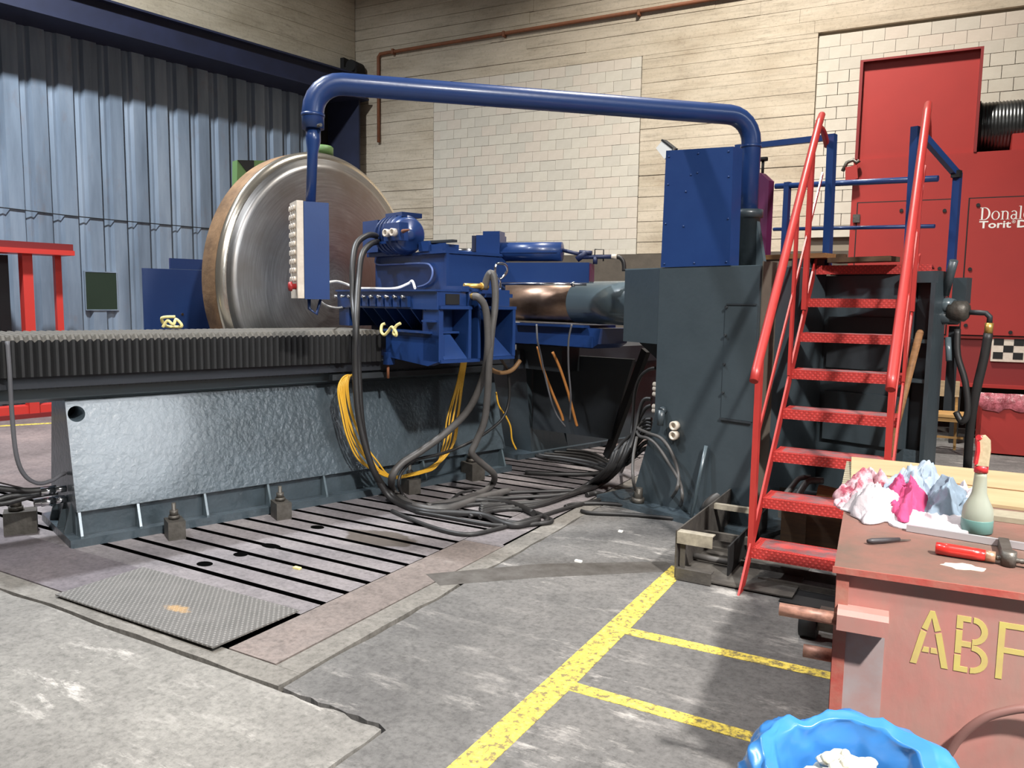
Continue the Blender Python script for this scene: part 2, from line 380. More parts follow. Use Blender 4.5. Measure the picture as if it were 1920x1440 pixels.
def door_mat():
    nt, b, N, K = nodes('door_sheet'); g = N('TexCoord').outputs['Object']; p = N('NewGeometry').outputs['Position']
    c = ramp(N, K, noise(nt, N, K, p, 3, 6, .6, (1, 1, .12)), [(.3, rgb(104, 116, 130)), (.52, rgb(132, 146, 162)), (.75, rgb(158, 170, 184))])
    r = ramp(N, K, noise(nt, N, K, p, 5, 7, .7, (1, 1, .4)), [(.56, BK), (.7, W1)])
    f = N('Math'); f.operation = 'MULTIPLY'; f.inputs[1].default_value = .45; K(r, f.inputs[0])
    c = mixc(N, K, f.outputs[0], c, rgb(128, 122, 124))
    K(c, b.inputs['Base Color']); b.inputs['Roughness'].default_value = .45; b.inputs['Metallic'].default_value = .25
door_mat()

def concrete_mat(name, base, dark, light):
    nt, b, N, K = nodes(name); g = N('NewGeometry').outputs['Position']
    c = ramp(N, K, noise(nt, N, K, g, 1.1, 8, .65, (.6, .6, 1.6)), [(.3, dark), (.5, base), (.7, light)])
    st = ramp(N, K, noise(nt, N, K, g, 3, 8, .75, (.5, .5, 7)), [(.3, (.72,)*3), (.5, W1), (.72, (1.1,)*3)])
    c = mixc(N, K, .8, c, st, 'MULTIPLY')
    sp = ramp(N, K, noise(nt, N, K, g, 24, 6, .75), [(.34, (.74,)*3), (.48, W1)])
    c = mixc(N, K, .7, c, sp, 'MULTIPLY')
    sm = ramp(N, K, noise(nt, N, K, g, .7, 5, .6), [(.55, BK), (.72, W1)])
    sr = ramp(N, K, noise(nt, N, K, g, 4, 8, .8, (.7, .7, 4)), [(.5, BK), (.66, W1)])
    mm = N('Math'); mm.operation = 'MULTIPLY'; K(sm, mm.inputs[0]); K(sr, mm.inputs[1])
    m2 = N('Math'); m2.operation = 'MULTIPLY'; K(mm.outputs[0], m2.inputs[0]); m2.inputs[1].default_value = .7
    c = mixc(N, K, m2.outputs[0], c, rgb(92, 82, 68))
    K(c, b.inputs['Base Color']); b.inputs['Roughness'].default_value = .92; b.inputs['Specular IOR Level'].default_value = .2
    bp = N('Bump'); bp.inputs['Strength'].default_value = .4; bp.inputs['Distance'].default_value = .01
    K(noise(nt, N, K, g, 12, 7, .75, (.6, .6, 3)), bp.inputs['Height']); K(bp.outputs[0], b.inputs['Normal'])
concrete_mat('concrete', rgb(190, 178, 158), rgb(170, 156, 135), rgb(203, 191, 172))
concrete_mat('concrete_left', rgb(182, 170, 148), rgb(160, 148, 126), rgb(194, 183, 162))

def dirt_mat():
    nt, b, N, K = nodes('dirt'); g = N('NewGeometry').outputs['Position']
    K(ramp(N, K, noise(nt, N, K, g, 7, 8, .75), [(.34, rgb(62, 58, 53)), (.5, rgb(76, 72, 68)), (.66, rgb(90, 87, 83))]), b.inputs['Base Color']); b.inputs['Roughness'].default_value = .8
dirt_mat()
# ================================================================ floor
floor = solo('floor', None, None, 'W', (0, 0, -.12), P().box(-24, 12, -6, 22, -.2, -.12), 'pit', kind='structure')
def edge(x0, y0, x1, y1, n, j, seed):
    q = random.Random(seed); out = []
    for i in range(n+1):
        t = i/n; k = 0 if i in (0, n) else q.uniform(-j, j)
        dx, dy = x1-x0, y1-y0; L = math.hypot(dx, dy)
        out.append((x0+dx*t-dy/L*k, y0+dy*t+dx/L*k))
    return out
def slab(poly, m): return part('slab', P().prism(poly, 'z', -.12, 0), m, floor)
jit = .011
slab([(-24, -6), (-1.815, -6)]+edge(-1.815, 2.0, -1.815, 2.195, 2, jit, 1)+edge(-1.85, 2.2, -2.4, 2.205, 10, jit, 2)+edge(-2.45, 2.205, -24, 2.195, 90, jit, 3), 'floor_pale')
slab(edge(-24, 2.224, -2.40, 2.232, 90, jit, 4)+[(-2.40, 2.36), (-24, 2.36)], 'floor_curb')
slab([(-2.548, 2.362), (-2.402, 2.362)]+edge(-2.402, 2.4, -2.44, 6.0, 26, jit, 5)+[(-2.46, 8.2), (-2.60, 8.2), (-2.585, 4.4), (-2.555, 4.38)], 'floor_curb')
slab([(-1.795, -6), (12, -6), (12, 22), (-2.43, 22)]+edge(-2.43, 6.0, -2.374, 2.4, 26, jit, 6)[:-1]+edge(-2.37, 2.232, -1.85, 2.225, 10, jit, 7)+[(-1.795, 2.2)], 'floor_mid')
slab([(-24, 3.56), (-5.61, 3.56), (-5.61, 8.24), (-24, 8.24)], 'floor_back')
slab([(-24, 8.25), (-2.46, 8.25), (-2.46, 22), (-24, 22)], 'floor_back')
# painted lines
def flat(name, poly, m, par, z=.0025, label=None): return part(name, P().prism(poly, 'z', .0, z), m, par, label)
flat('floor_line', [(-1.46, 1.2), (-1.345, 1.2), (-1.335, 2.9), (-1.345, 3.5), (-1.372, 4.6), (-1.475, 4.6), (-1.46, 2.85)], 'yellow_paint', floor)
flat('floor_line', [(-1.36, 3.49), (-.2, 3.535), (-.2, 3.605), (-1.36, 3.57)], 'yellow_paint', floor, .002)
flat('floor_line', [(-1.36, 2.84), (-.2, 2.845), (-.2, 2.915), (-1.36, 2.915)], 'yellow_paint', floor, .002)
flat('floor_line', [(-12, 2.4), (-11.9, 2.4), (-9.93, 5.7), (-10.02, 5.75)], 'yellow_paint', floor, .002)
flat('floor_stain', [(-2.98+.3, 3.66), (-2.2, 4.18), (-1.53, 4.66), (-1.42, 4.52), (-2.08, 3.97), (-2.5, 3.55)], 'dirt', floor, .001)
# ---------------------------------------------------------------- slotted clamping plates
tp = thing('slotted_clamping_plate', 'long grey steel floor plate cut with parallel black slots in front of the lathe', 'floor plate', 'W', (-4.5, 4, -.05))
Y0, DY, SL = 3.0, .183, .0215
strip0 = None
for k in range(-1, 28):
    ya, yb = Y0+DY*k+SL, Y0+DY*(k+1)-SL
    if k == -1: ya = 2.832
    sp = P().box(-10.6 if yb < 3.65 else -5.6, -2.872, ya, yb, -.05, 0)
    for f in sp.bm.faces: f.material_index = 0 if all(v.co.z > -.01 for v in f.verts) else 1  # sides take the pit's black: grease plus painted slot shade
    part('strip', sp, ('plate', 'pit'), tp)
part('edge_plate', P().box(-2.866, -2.562, 2.37, 4.345, -.05, 0), 'plate_rusty', tp)
part('edge_plate', P().prism([(-2.866, 4.352), (-2.562, 4.352), (-2.60, 8.2), (-2.866, 8.2)], 'z', -.05, 0), 'plate', tp)
# slot mouths (round/oval drops beside slots)
mo = P()
for x, y, a, bq in ((-3.93, 3.085, .055, .042), (-3.89, 3.325, .05, .04), (-3.86, 3.55, .08, .04), (-3.91, 4.03, .055, .04)):
    mo.prism([(x+a*math.cos(t*math.pi/8), y+bq*math.sin(t*math.pi/8)) for t in range(16)], 'z', -.002, .0015)
part('slot_mouth', mo, 'pit', tp)
solo('plain_steel_plate', 'plain dull steel cover plate lying at the far left of the slots', 'floor plate', 'W', (-6, 2.55, -.02), P().box(-8.2, -4.16, 2.365, 2.825, -.02, .004), 'plate_plain')
ck = P().hexa([(-4.15, 2.30, .012), (-2.885, 2.298, .02), (-2.878, 2.83, .014), (-4.16, 2.83, .006), (-4.15, 2.30, .02), (-2.885, 2.298, .028), (-2.878, 2.83, .022), (-4.16, 2.83, .014)])
solo('checker_plate', 'loose tread-pattern steel plate with an ochre stain, lying over the slot ends', 'floor plate', 'W', (-3.5, 2.56, .012), ck, 'checker')
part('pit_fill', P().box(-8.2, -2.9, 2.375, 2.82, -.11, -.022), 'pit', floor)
# ================================================================ back wall
wb = thing('wall_back', None, None, 'B', (0, 0, 0), kind='structure')
part('wall_core', P().box(-1, 16, .06, .5, 0, 9.5), 'mortar', wb)
part('wainscot', P().box(-.2, 14, -.015, .058, 0, 2.44), 'wainscot', wb)
P1 = (1.757, 5.655, 2.44, 5.555); P2 = (8.29, 14.0, 2.44, 5.505)
q = random.Random(5)
z = 2.442; k = 0
while z < 9:                                              # board-marked concrete, one course at a time
    h = q.choice((.15, .17, .19, .22)); z1 = min(z+h, 9.2)
    for cz in (P1[3], P2[3]):
        if z < cz-.02 < z1-.02 and cz-z > .06: z1 = cz
    spans = [(-.3, 14.0)]
    for a, bq, c, d in (P1, P2):
        if z+.01 < d:
            ns = []
            for s, e in spans:
                if bq <= s or a >= e: ns.append((s, e))
                else:
                    if a-s > .05: ns.append((s, a-.008))
                    if e-bq > .05: ns.append((bq+.008, e))
            spans = ns
    for s, e in spans:
        cuts = [s]
        while e-cuts[-1] > 6: cuts.append(cuts[-1]+q.uniform(3, 5))
        cuts.append(e)
        for a, bq in zip(cuts, cuts[1:]):
            y = q.uniform(-.008, .004)
            gz = .004 if q.random() < .75 else .009
            part('board_course', P().box(a+.0015, bq-.0015, y, .06, z+gz, z1), 'concrete', wb)
    z = z1; k += 1
BW, BH = .2865, .1685
bms = [mesh('brick', P().box(0, BW-.0045, -.007, .05, 0, BH-.0045), mname) for mname in ('brick_a', 'brick_b', 'brick_c')]
edges_ = {}
nb = 0; rest = P()
def brick(s0, s1, z0, z1, y):
    global nb
    if nb < 300:
        o = piece('brick', rnd.choice(bms), wb, (s0, y, z0), scale=((s1-s0)/BW, 1, (z1-z0)/BH)); nb += 1
    else: rest.box(s0, s1-.008, y-.012, .05, z0, z1-.008)
def panel(s0, s1, z0, z1, hide=None):
    z = z1-BH; r = 0
    while z > z0-.1:
        x = s0-(BW/2 if r % 2 else 0)
        while x < s1-.03:
            a, e = max(x, s0), min(x+BW, s1); zl = max(z, z0)
            if s1-e < .05: e = s1
            if e-a > .04 and not (hide and hide(a, e, zl)): brick(a, e, zl, z+BH, rnd.uniform(-.004, .003))
            x += BW
        z -= BH; r += 1
panel(*P1)
panel(8.3, 11.4, 2.44, P2[3], lambda a, e, z: (a > 9.05 and z < 3.3) or (a > 9.1 and e < 10.1 and z < 4.5) or z < 2.5)
if len(rest.bm.verts): part('brick_rest', rest, 'brick_a', wb, kind='stuff')
part('backing_sheet', P().box(8.98, 13.9, .01, .058, 2.45, 3.5), 'brick_b', wb)
# pipe on the back wall
pp = thing('wall_pipe', 'thin rusty brown pipe running along the top of the pale back wall', 'pipe', 'B', (.56, -.06, 5.4))
part('pipe_run', P().tube([(.56, -.05, 4.6), (.56, -.05, 6.0), (.56, -.05, 6.15), (.60, -.05, 6.2), (.75, -.05, 6.205), (14, -.05, 6.28)], .03, 10), 'rust_pipe', pp)
for s in (.9, 3.2, 5.6, 8, 10.4): part('clip', P().box(s-.02, s+.02, -.09, .0, 6.165, 6.25), 'rust_pipe', pp)
# dark column in the corner
cl = thing('corner_column', 'dark navy steel column in the corner where the two walls meet', 'column', 'B', (-.35, -.35, 0))
part('column_face', P().box(-1.12, .29, -.30, -.26, 0, 5.5), 'navy', cl)
part('column_web', P().box(-.5, -.44, -.26, -.02, 0, 5.5), 'navy', cl)
br_ = thing('column_bracket', 'black iron bracket with two lugs at the head of the corner column', 'bracket', 'B', (.05, -.3, 5.5))
part('plate', P().box(-.15, .29, -.36, -.1, 5.5, 5.95), 'black', br_)
part('lug', P().cyl((.18, -.4, 5.95), (.18, -.1, 5.95), .11), 'black', br_)
part('lug', P().box(-.12, -.0, -.36, -.1, 5.95, 6.13), 'black', br_)
# ================================================================ left wall and corrugated door
wl = thing('wall_left', None, None, 'L', (0, 0, 0), kind='structure')
part('wall_core', P().box(0, 14, -.6, -.08, 5.4, 9.5), 'concrete_left', wl)
z = 5.6
while z < 9.2:
    h = q.choice((.2, .24, .3)); part('board_course', P().box(.02, 13, -.09+q.uniform(-.006, .006), 0, z+.004, z+h), 'concrete_left', wl); z += h
bx = thing('trim_1', None, None, 'L', (0, .3, 5.5), kind='structure')
part('beam', P().box(.05, 12.5, -.02, .34, 5.38, 5.76), 'navy', bx)
part('beam_flange', P().box(.05, 12.5, -.02, .44, 5.76, 5.79), 'navy', bx)
part('beam_flange', P().box(.05, 12.5, -.30, .44, 5.355, 5.38), 'navy', bx)
d1 = thing('door_1', None, None, 'L', (0, -.3, 0), kind='structure')
RP = .352
def rib_mesh():
    p = P(); prof = [(0, -.0), (.012, .0), (.036, .06), (.225, .06), (.262, .012), (.30, .02), (RP+.012, -.002)]
    f = prof; bk = [(x, y-.012) for x, y in prof][::-1]
    return mesh('corrugated_sheet', p.prism([(x, y-.3) for x, y in f+bk], 'z', .02, 5.38), 'door_sheet', (0, -.3, 0))
rm = rib_mesh()
i = 0; s = .75
while s < 11.5:
    piece('corrugated_sheet', rm, d1, (s, -.3, 0), scale=(1, 1, 1)); s += RP
part('sill', P().box(.6, 12, -.36, -.3, 0, .06), 'grey_dark', d1)
part('door_back', P().box(.3, 12, -.5, -.36, .06, 5.39), 'black', d1)
wn = thing('window_1', None, None, 'L', (4.72, -.24, 1.7), kind='structure')
part('pane', P().box(4.5, 4.95, -.25, -.232, 1.43, 1.99), 'green_dark', wn)
for a in ((4.485, 4.5, 1.415, 2.005), (4.95, 4.965, 1.415, 2.005)): part('frame', P().box(a[0], a[1], -.26, -.226, a[2], a[3]), 'door_sheet', wn)
for a in ((1.415, 1.43), (1.99, 2.005)): part('frame', P().box(4.5, 4.95, -.26, -.226, a[0], a[1]), 'door_sheet', wn)
solo('door_wire', 'thin black wire sagging across the corrugated door', 'wire', 'L', (4.5, -.23, 2.8), P().tube([(8, -.226, 2.87), (6.1, -.226, 2.83), (5.2, -.226, 2.80), (4.3, -.226, 2.79), (3.0, -.226, 2.79), (2.2, -.226, 2.80)], .008, 6, 4), 'black')
# red stand far left
rs = thing('red_stand', 'red painted steel stand by the corrugated door at the far left edge', 'stand', 'L', (6.0, .55, 0))
part('base_beam', P().box(5.6, 7.2, .42, .72, .0, .06), 'red_dark', rs)
part('base_channel', P().box(5.55, 7.2, .45, .66, .06, .16), 'red_left', rs)
part('top_beam', P().box(5.50, 7.4, .36, .80, 2.235, 2.32), 'red_dark', rs)
part('top_flange', P().box(5.49, 7.4, .34, .82, 2.17, 2.234), 'red_left', rs)
part('post', P().box(5.97, 6.09, .55, .70, .0, 2.17), 'red_left', rs)
part('post', P().box(5.575, 5.655, .5, .58, .0, 2.17), 'red_left', rs)
solo('dark_hood', 'dark rounded hood hanging under the red stand at the left edge', 'hood', 'L', (6.4, .2, 1.9), P().prism([(6.12, 0.06), (6.22, 0.06), (6.26, 1.6), (6.36, 1.86), (6.55, 1.95), (6.75, 1.6), (6.8, .06), (7.3, .06), (7.3, 2.16), (6.12, 2.16)], 'y', .1, .28), 'grey_dark')
# ================================================================ lathe bed (frame M: x across, y along the bed)
bed = thing('lathe_bed', 'long grey cast lathe bed with a sloping front, bolted down on the slotted plate', 'machine bed', 'M', (-.35, 1.9, 0))
part('base_flange', P(.006).box(-.86, .0, 0, 3.8, 0, .055), 'grey_cast', bed)
# body with a round hole through its front cheek
def body():
    pr = [(-.105, .05), (-.105, .215), (-.055, .222), (-.25, .935), (-.64, .935), (-.80, .222), (-.76, .05)]
    b = bpy.data.objects.new('tmp', mesh('body', P(.006).prism(pr, 'y', .055, 3.76), 'grey_cast', ORG[bed.name])); COL.objects.link(b)
    c = bpy.data.objects.new('tmp2', mesh('cut', P().cyl((-.5, .115, .845), (.1, .115, .845), .052, n=28), 'black', ORG[bed.name])); COL.objects.link(c)
    md = b.modifiers.new('b', 'BOOLEAN'); md.operation = 'DIFFERENCE'; md.object = c; md.solver = 'EXACT'
    bpy.context.view_layer.update()
    me = bpy.data.meshes.new_from_object(b.evaluated_get(bpy.context.evaluated_depsgraph_get()))
    bpy.data.objects.remove(b); bpy.data.objects.remove(c)
    return me
bm_ = body(); bo = bpy.data.objects.new('body', bm_); COL.objects.link(bo); bo.parent = bed; ORG[bo.name] = ORG[bed.name]
part('hole_lining', P().cyl((-.52, .115, .845), (-.5, .115, .845), .06, n=20), 'black', bed)
gm = mesh('gusset', P(.002).prism([(-.105, .055), (-.006, .055), (-.006, .07), (-.06, .218), (-.105, .215)], 'y', -.008, .008), 'grey_gloss', (0, 0, 0))
for v in (.07, .43, .883, 1.36, 1.83, 2.33, 2.8, 3.3, 3.72): piece('gusset', gm, bed, (0, v, 0))
for u in (-.2, -.38, -.62):
    part('end_gusset', P().prism([(.055, .056), (.005, .056), (.005, .075), (.055, .26)], 'x', u-.008, u+.008), 'grey_paint', bed)
part('ledge', P(.004).prism([(-.25, .937), (-.16, .965), (-.15, 1.045), (-.68, 1.045), (-.68, .95), (-.62, .937)], 'y', -1.3, 3.8), 'grey_paint', bed)
part('way', P(.004).box(-.66, -.05, -1.3, 3.8, 1.047, 1.12), 'way_steel', bed)
rk = P()
for i in range(100): rk.box(-.158, -.146, -.35+i*.034, -.33+i*.034, 1.028, 1.05)
part('rack_teeth', rk, 'grey_paint', bed, kind='stuff')
part('cover_strip', P(.003).box(-.09, -.03, 1.9, 3.7, .985, 1.03), 'grey_dark', bed)
for nm, v in (('upper', .885-.62), ('lower', .2)):
    f = P(); zz = .335 if nm == 'upper' else .262
    f.cyl((-.3, .05, zz), (-.3, -.02, zz), .022, n=12); f.cyl((-.3, -.02, zz), (-.3, -.10, zz), .028, n=6)
    if nm == 'lower': f.cyl((-.36, .05, zz-.01), (-.36, -.13, zz-.01), .026, n=12)
    part('hose_fitting', f, 'chrome', bed, 'bright metal hose fitting')
bd2 = thing('rear_bed', 'second grey sloping bed behind the hoses, half in shadow', 'machine bed', 'M', (-.8, 5.2, 0))
part('base_flange', P(.006).box(-1.35, -.36, 4.2, 6.9, 0, .05), 'grey_cast', bd2)
part('body', P(.006).prism([(4.45, .05), (5.0, .05), (4.62, .95), (4.35, .95)], 'x', -1.2, -.42), 'grey_paint', bd2)
part('body_slope', P(.006).prism([(-.42, .05), (-1.2, .05), (-1.1, .95), (-.62, .95)], 'y', 5.0, 6.8), 'grey_paint', bd2)
part('way', P(.004).box(-1.15, -.35, 4.2, 6.9, .952, 1.14), 'way_steel', bd2)
part('panel', P(.004).hexa([(-.4, 4.44, .3), (.52, 4.62, .3), (.52, 4.66, .3), (-.4, 4.48, .3), (-.4, 4.44, 1.1), (.75, 4.66, 1.1), (.75, 4.70, 1.1), (-.4, 4.48, 1.1)]), 'grey_dark', bd2)
part('strut', P().bar((.95, 4.6, 1.2), (.42, 4.7, .1), .05, .08), 'black', bd2)
# ---------------------------------------------------------------- bellows
bw = thing('bellows_cover', 'black pleated bellows cover with paler top along the lathe bed', 'bellows', 'M', (-.35, 1, 1.12))
N = 58; pit = (2.335+.38)/N
def fold():
    p = P(); o = .017
    def ring(v, g):
        u0, u1, zt = -.72-g, .0+g, 1.365+g
        return [p.bm.verts.new((x, v, zz)) for x, zz in ((u1, 1.125), (u1, zt-.03), (u1-.03, zt), (u0+.03, zt), (u0, zt-.03), (u0, 1.125))]
    a, b, c, d = ring(0, 0), ring(pit*.34, o), ring(pit*.66, o), ring(pit, 0)
    for x, y in ((a, b), (b, c), (c, d)):
        for i in range(5):
            f = p.bm.faces.new([x[i], x[i+1], y[i+1], y[i]])
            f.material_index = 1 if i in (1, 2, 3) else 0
    return mesh('bellows_fold', p, ('bellows', 'bellows_top'), (0, 0, 0))
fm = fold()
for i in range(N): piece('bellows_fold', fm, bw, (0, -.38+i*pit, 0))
part('end_frame', P(.004).box(-.74, .03, -.42, -.38, 1.12, 1.40), 'grey_dark', bw)
part('inner_rail', P().box(-.6, -.1, -.38, 2.33, 1.122, 1.3), 'black', bw)
rp = P(); 
rp.tube([(-.6, .80, 1.40), (-.58, .83, 1.45), (-.55, .86, 1.42), (-.60, .90, 1.46), (-.57, .93, 1.41), (-.62, .9, 1.40), (-.66, .84, 1.41), (-.61, .8, 1.47), (-.56, .88, 1.48)], .012, 6, 5)
solo('rope_knot', 'small knot of pale rope left on top of the bellows', 'rope', 'M', (-.6, .85, 1.38), rp, 'rope')
# ================================================================ clamps
cb = P(.004)
cb.prism([(-.078, 0), (.078, 0), (.078, .125), (-.078, .125)], 'y', -.055, -.02).prism([(-.078, 0), (.078, 0), (.078, .125), (-.078, .125)], 'y', .02, .055)
cb.box(-.078, -.05, -.02, .02, 0, .125).box(.02, .078, -.02, .02, 0, .125)
def clamp(u, v, rot, label, z=0, sc=1.0):
    r = thing('hold_down_clamp', label, 'clamp', 'M', (u, v, z), 'hold-down clamps along the bed foot')
    r.matrix_world = FR['M'] @ T((u, v, z)) @ rz(rot) @ Matrix.Scale(sc, 4)
    def pc(n, me, l=None):
        o = bpy.data.objects.new(n, me); COL.objects.link(o); o.parent = r; ORG[o.name] = Vector((u, v, z))
        if l: o['label'] = l
    for n, me in CM: pc(n, me)
CM = [('block', mesh('block', cb, 'steel_dark')),
      ('stud', mesh('stud', P().cyl((-.02, 0, .02), (-.02, 0, .235), .014, n=12), 'steel_dark')),
      ('nut', mesh('nut', P().cyl((-.02, 0, .15), (-.02, 0, .185), .03, n=6), 'steel_dark')),
      ('washer', mesh('washer', P().cyl((-.02, 0, .127), (-.02, 0, .150), .036, n=16), 'steel_dark'))]
clamp(.15, .60, -8, 'steel clamp block on the bed foot, nearest of the row', 0)
clamp(.14, 1.37, -8, 'steel clamp block on the bed foot beside the second gusset bay', 0)
clamp(.10, 2.56, -8, 'steel clamp block half hidden under the yellow cables', 0)
clamp(.02, 3.30, -6, 'steel clamp block among the black hoses at the far end of the bed', 0, 1.25)
clamp(-.62, -.17, 78, 'dirty steel clamp block at the left end of the bed', 0, 1.25)
# ================================================================ carriage
car = thing('tool_carriage', 'big blue tool carriage with ribs, motor and swivelled beam riding on the bed', 'machine carriage', 'M', (.0, 2.75, 1.13))
part('core', P().box(-.62, .52, 2.62, 3.1, 1.135, 1.70), 'blue_dark', car)
part('apron', P(.006).prism([(.03, 1.165), (.62, 1.125), (.76, 1.165), (.76, 1.365), (.03, 1.375)], 'y', 2.36, 2.42), 'blue', car)
part('apron_ledge', P(.003).box(-.02, .68, 2.335, 2.62, 1.376, 1.392), 'blue', car)
part('corner_foot', P(.004).box(.035, .10, 2.33, 2.4, 1.10, 1.2), 'blue', car)
part('foot_screw', P().cyl((.06, 2.36, .985), (.06, 2.36, 1.1), .012), 'rust_pipe', car)
for px in (-.32, -.145, .03, .21, .405, .58): part('rib', P(.002).prism([(2.35, 1.56), (2.62, 1.56), (2.62, 1.392), (2.5, 1.392)], 'x', px-.008, px+.008), 'blue', car)
part('end_block', P(.004).box(-.74, -.56, 2.36, 2.62, 1.40, 1.57), 'blue', car)
part('shelf', P(.004).box(-.74, .76, 2.345, 2.62, 1.56, 1.70), 'blue', car)
part('shelf_lip', P(.002).box(-.74, .77, 2.325, 2.62, 1.698, 1.712), 'blue', car)
part('deck', P(.003).box(-.74, .74, 2.62, 3.12, 1.66, 1.69), 'blue', car)
blk = mesh('valve_block', P(.003).box(-.045, .045, 2.318, 2.345, 1.575, 1.66), 'blue', (0, 2.34, 0))
nip = mesh('grease_nipple', P().cyl((0, 2.318, 1.655), (0, 2.29, 1.655), .012, n=8).cyl((-.04, 2.31, 1.655), (.03, 2.31, 1.655), .007, n=6), 'chrome', (0, 2.34, 0))
for i in range(10):
    u = -.70+i*.118
    if i > 1: piece('valve_block', blk, car, (u, 2.34, 0))
    piece('grease_nipple', nip, car, (u, 2.34, 0))
# cross face (towards +x): two open bays between webs
part('bay_step', P(.003).box(.60, .74, 2.315, 2.36, 1.465, 1.48), 'blue', car)
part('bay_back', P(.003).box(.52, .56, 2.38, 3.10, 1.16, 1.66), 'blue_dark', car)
part('corner_post', P(.003).box(.56, .765, 2.36, 2.40, 1.165, 1.56), 'blue', car)
part('bay_shelf', P(.003).box(.54, .79, 2.36, 2.66, 1.565, 1.59), 'blue', car)
part('bay_shelf', P(.003).box(.54, .79, 2.79, 3.12, 1.565, 1.59), 'blue', car)
part('web', P(.003).box(.54, .785, 2.628, 2.655, 1.18, 1.72), 'blue', car)
part('web', P(.003).box(.54, .785, 2.725, 2.75, 1.18, 1.72), 'blue', car)
part('web', P(.003).box(.54, .775, 2.795, 2.815, 1.19, 1.64), 'blue', car)
part('web', P(.003).box(.54, .785, 3.085, 3.115, 1.19, 1.585), 'blue', car)
part('bay_floor', P(.003).box(.54, .78, 2.37, 2.75, 1.155, 1.18), 'blue', car)
part('bay_floor', P(.003).box(.54, .78, 2.80, 3.115, 1.165, 1.19), 'blue', car)
part('bay_plate', P(.003).hexa([(.775, 2.40, 1.182), (.775, 2.628, 1.182), (.57, 2.628, 1.182), (.57, 2.40, 1.182), (.66, 2.40, 1.385), (.66, 2.53, 1.385), (.57, 2.53, 1.385), (.57, 2.40, 1.385)]), 'blue', car)
part('bay_plate', P(.003).hexa([(.775, 2.83, 1.192), (.775, 3.085, 1.192), (.57, 3.085, 1.192), (.57, 2.83, 1.192), (.66, 2.83, 1.385), (.66, 2.95, 1.385), (.57, 2.95, 1.385), (.57, 2.83, 1.385)]), 'blue', car)
part('bay_block', P(.004).box(.60, .77, 2.90, 3.06, 1.592, 1.72), 'blue', car)
part('top_block', P(.004).box(.52, .785, 2.56, 2.76, 1.70, 1.742), 'blue', car)
part('recess_plug', P().box(.762, .77, 2.42, 2.55, 1.60, 1.68), 'black', car)
part('side_panel', P(.003).box(.54, .762, 2.36, 2.62, 1.592, 1.70), 'blue', car)
part('hose_fitting', P().cyl((.76, 2.60, 1.745), (.80, 2.80, 1.745), .02, n=10).cyl((.79, 2.74, 1.745), (.80, 2.80, 1.745), .03, n=6), 'brass', car, 'brass hose fitting')
part('hose_fitting', P().cyl((.72, 2.66, 1.668), (.84, 2.66, 1.668), .024, n=10), 'brass', car, 'brass hose fitting')
part('wire_hook', P().tube([(.72, 3.0, 1.72), (.72, 3.0, 1.80), (.74, 2.95, 1.815), (.76, 2.91, 1.87), (.76, 2.93, 1.925), (.76, 3.01, 1.925), (.75, 3.05, 1.88), (.73, 3.02, 1.825), (.72, 2.98, 1.805)], .011, 6, 3), 'chrome', car, 'bright bent wire hook')
# housing, seam, motor
part('housing', P(.006).box(-.84, .27, 2.8, 3.45, 1.692, 2.02), 'blue', car)
part('housing_seam', P(.002).box(.255, .282, 2.788, 2.815, 1.70, 2.03), 'blue', car)
part('housing_cap', P(.003).box(-.12, .285, 2.77, 3.45, 2.022, 2.045), 'blue', car)
part('motor_plinth', P(.006).box(-.86, -.30, 2.72, 3.1, 2.022, 2.055), 'blue', car)
part('motor_bracket', P(.006).box(-.83, -.57, 2.66, 2.95, 2.057, 2.34), 'blue', car)
mt = part('motor', P(.0).lathe([(0, .10), (0, .15), (.30, .155), (.301, .168), (.36, .168), (.361, .15), (.42, .146), (.44, .13), (.441, .05), (.46, .048), (.46, .02)], (-.56, 2.78, 2.20), (.93, -.16, -.02), 28), 'blue', car)
part('terminal_lid', P(.006).box(-.46, -.20, 2.67, 2.88, 2.345, 2.385), 'blue', mt)
part('terminal_box', P(.006).box(-.30, -.06, 2.55, 2.64, 2.13, 2.28), 'blue', mt)
for du in (0, .105): part('port', P().lathe([(0, .034), (.05, .034), (.05, .02), (.02, .018)], (-.22+du, 2.555, 2.195), (.1, -1, 0), 14), 'ivory', mt, 'pale ring port')
part('port_plug', P().cyl((-.02, 2.56, 2.20), (.10, 2.54, 2.205), .018, .006, 8), 'rust_pipe', mt)
part('motor_bar', P(.003).box(-.56, -.15, 2.58, 2.63, 2.115, 2.135), 'blue', mt)
for du in (.06, .14, .22, .30): part('fin', P().lathe([(0, .16), (0, .176), (.012, .176), (.012, .16)], (-.56+du*.93, 2.78-du*.16, 2.20), (.93, -.16, -.02), 28), 'blue', mt)
part('lever_block', P(.006).box(-.08, .06, 2.76, 2.95, 2.046, 2.13), 'blue', car)
part('lever', P(.004).bar((-.04, 2.80, 2.125), (.30, 2.86, 2.125), .06, .02), 'grey_dark', car)
part('lever_base', P(.006).box(.06, .24, 2.78, 2.95, 2.046, 2.10), 'blue', car)
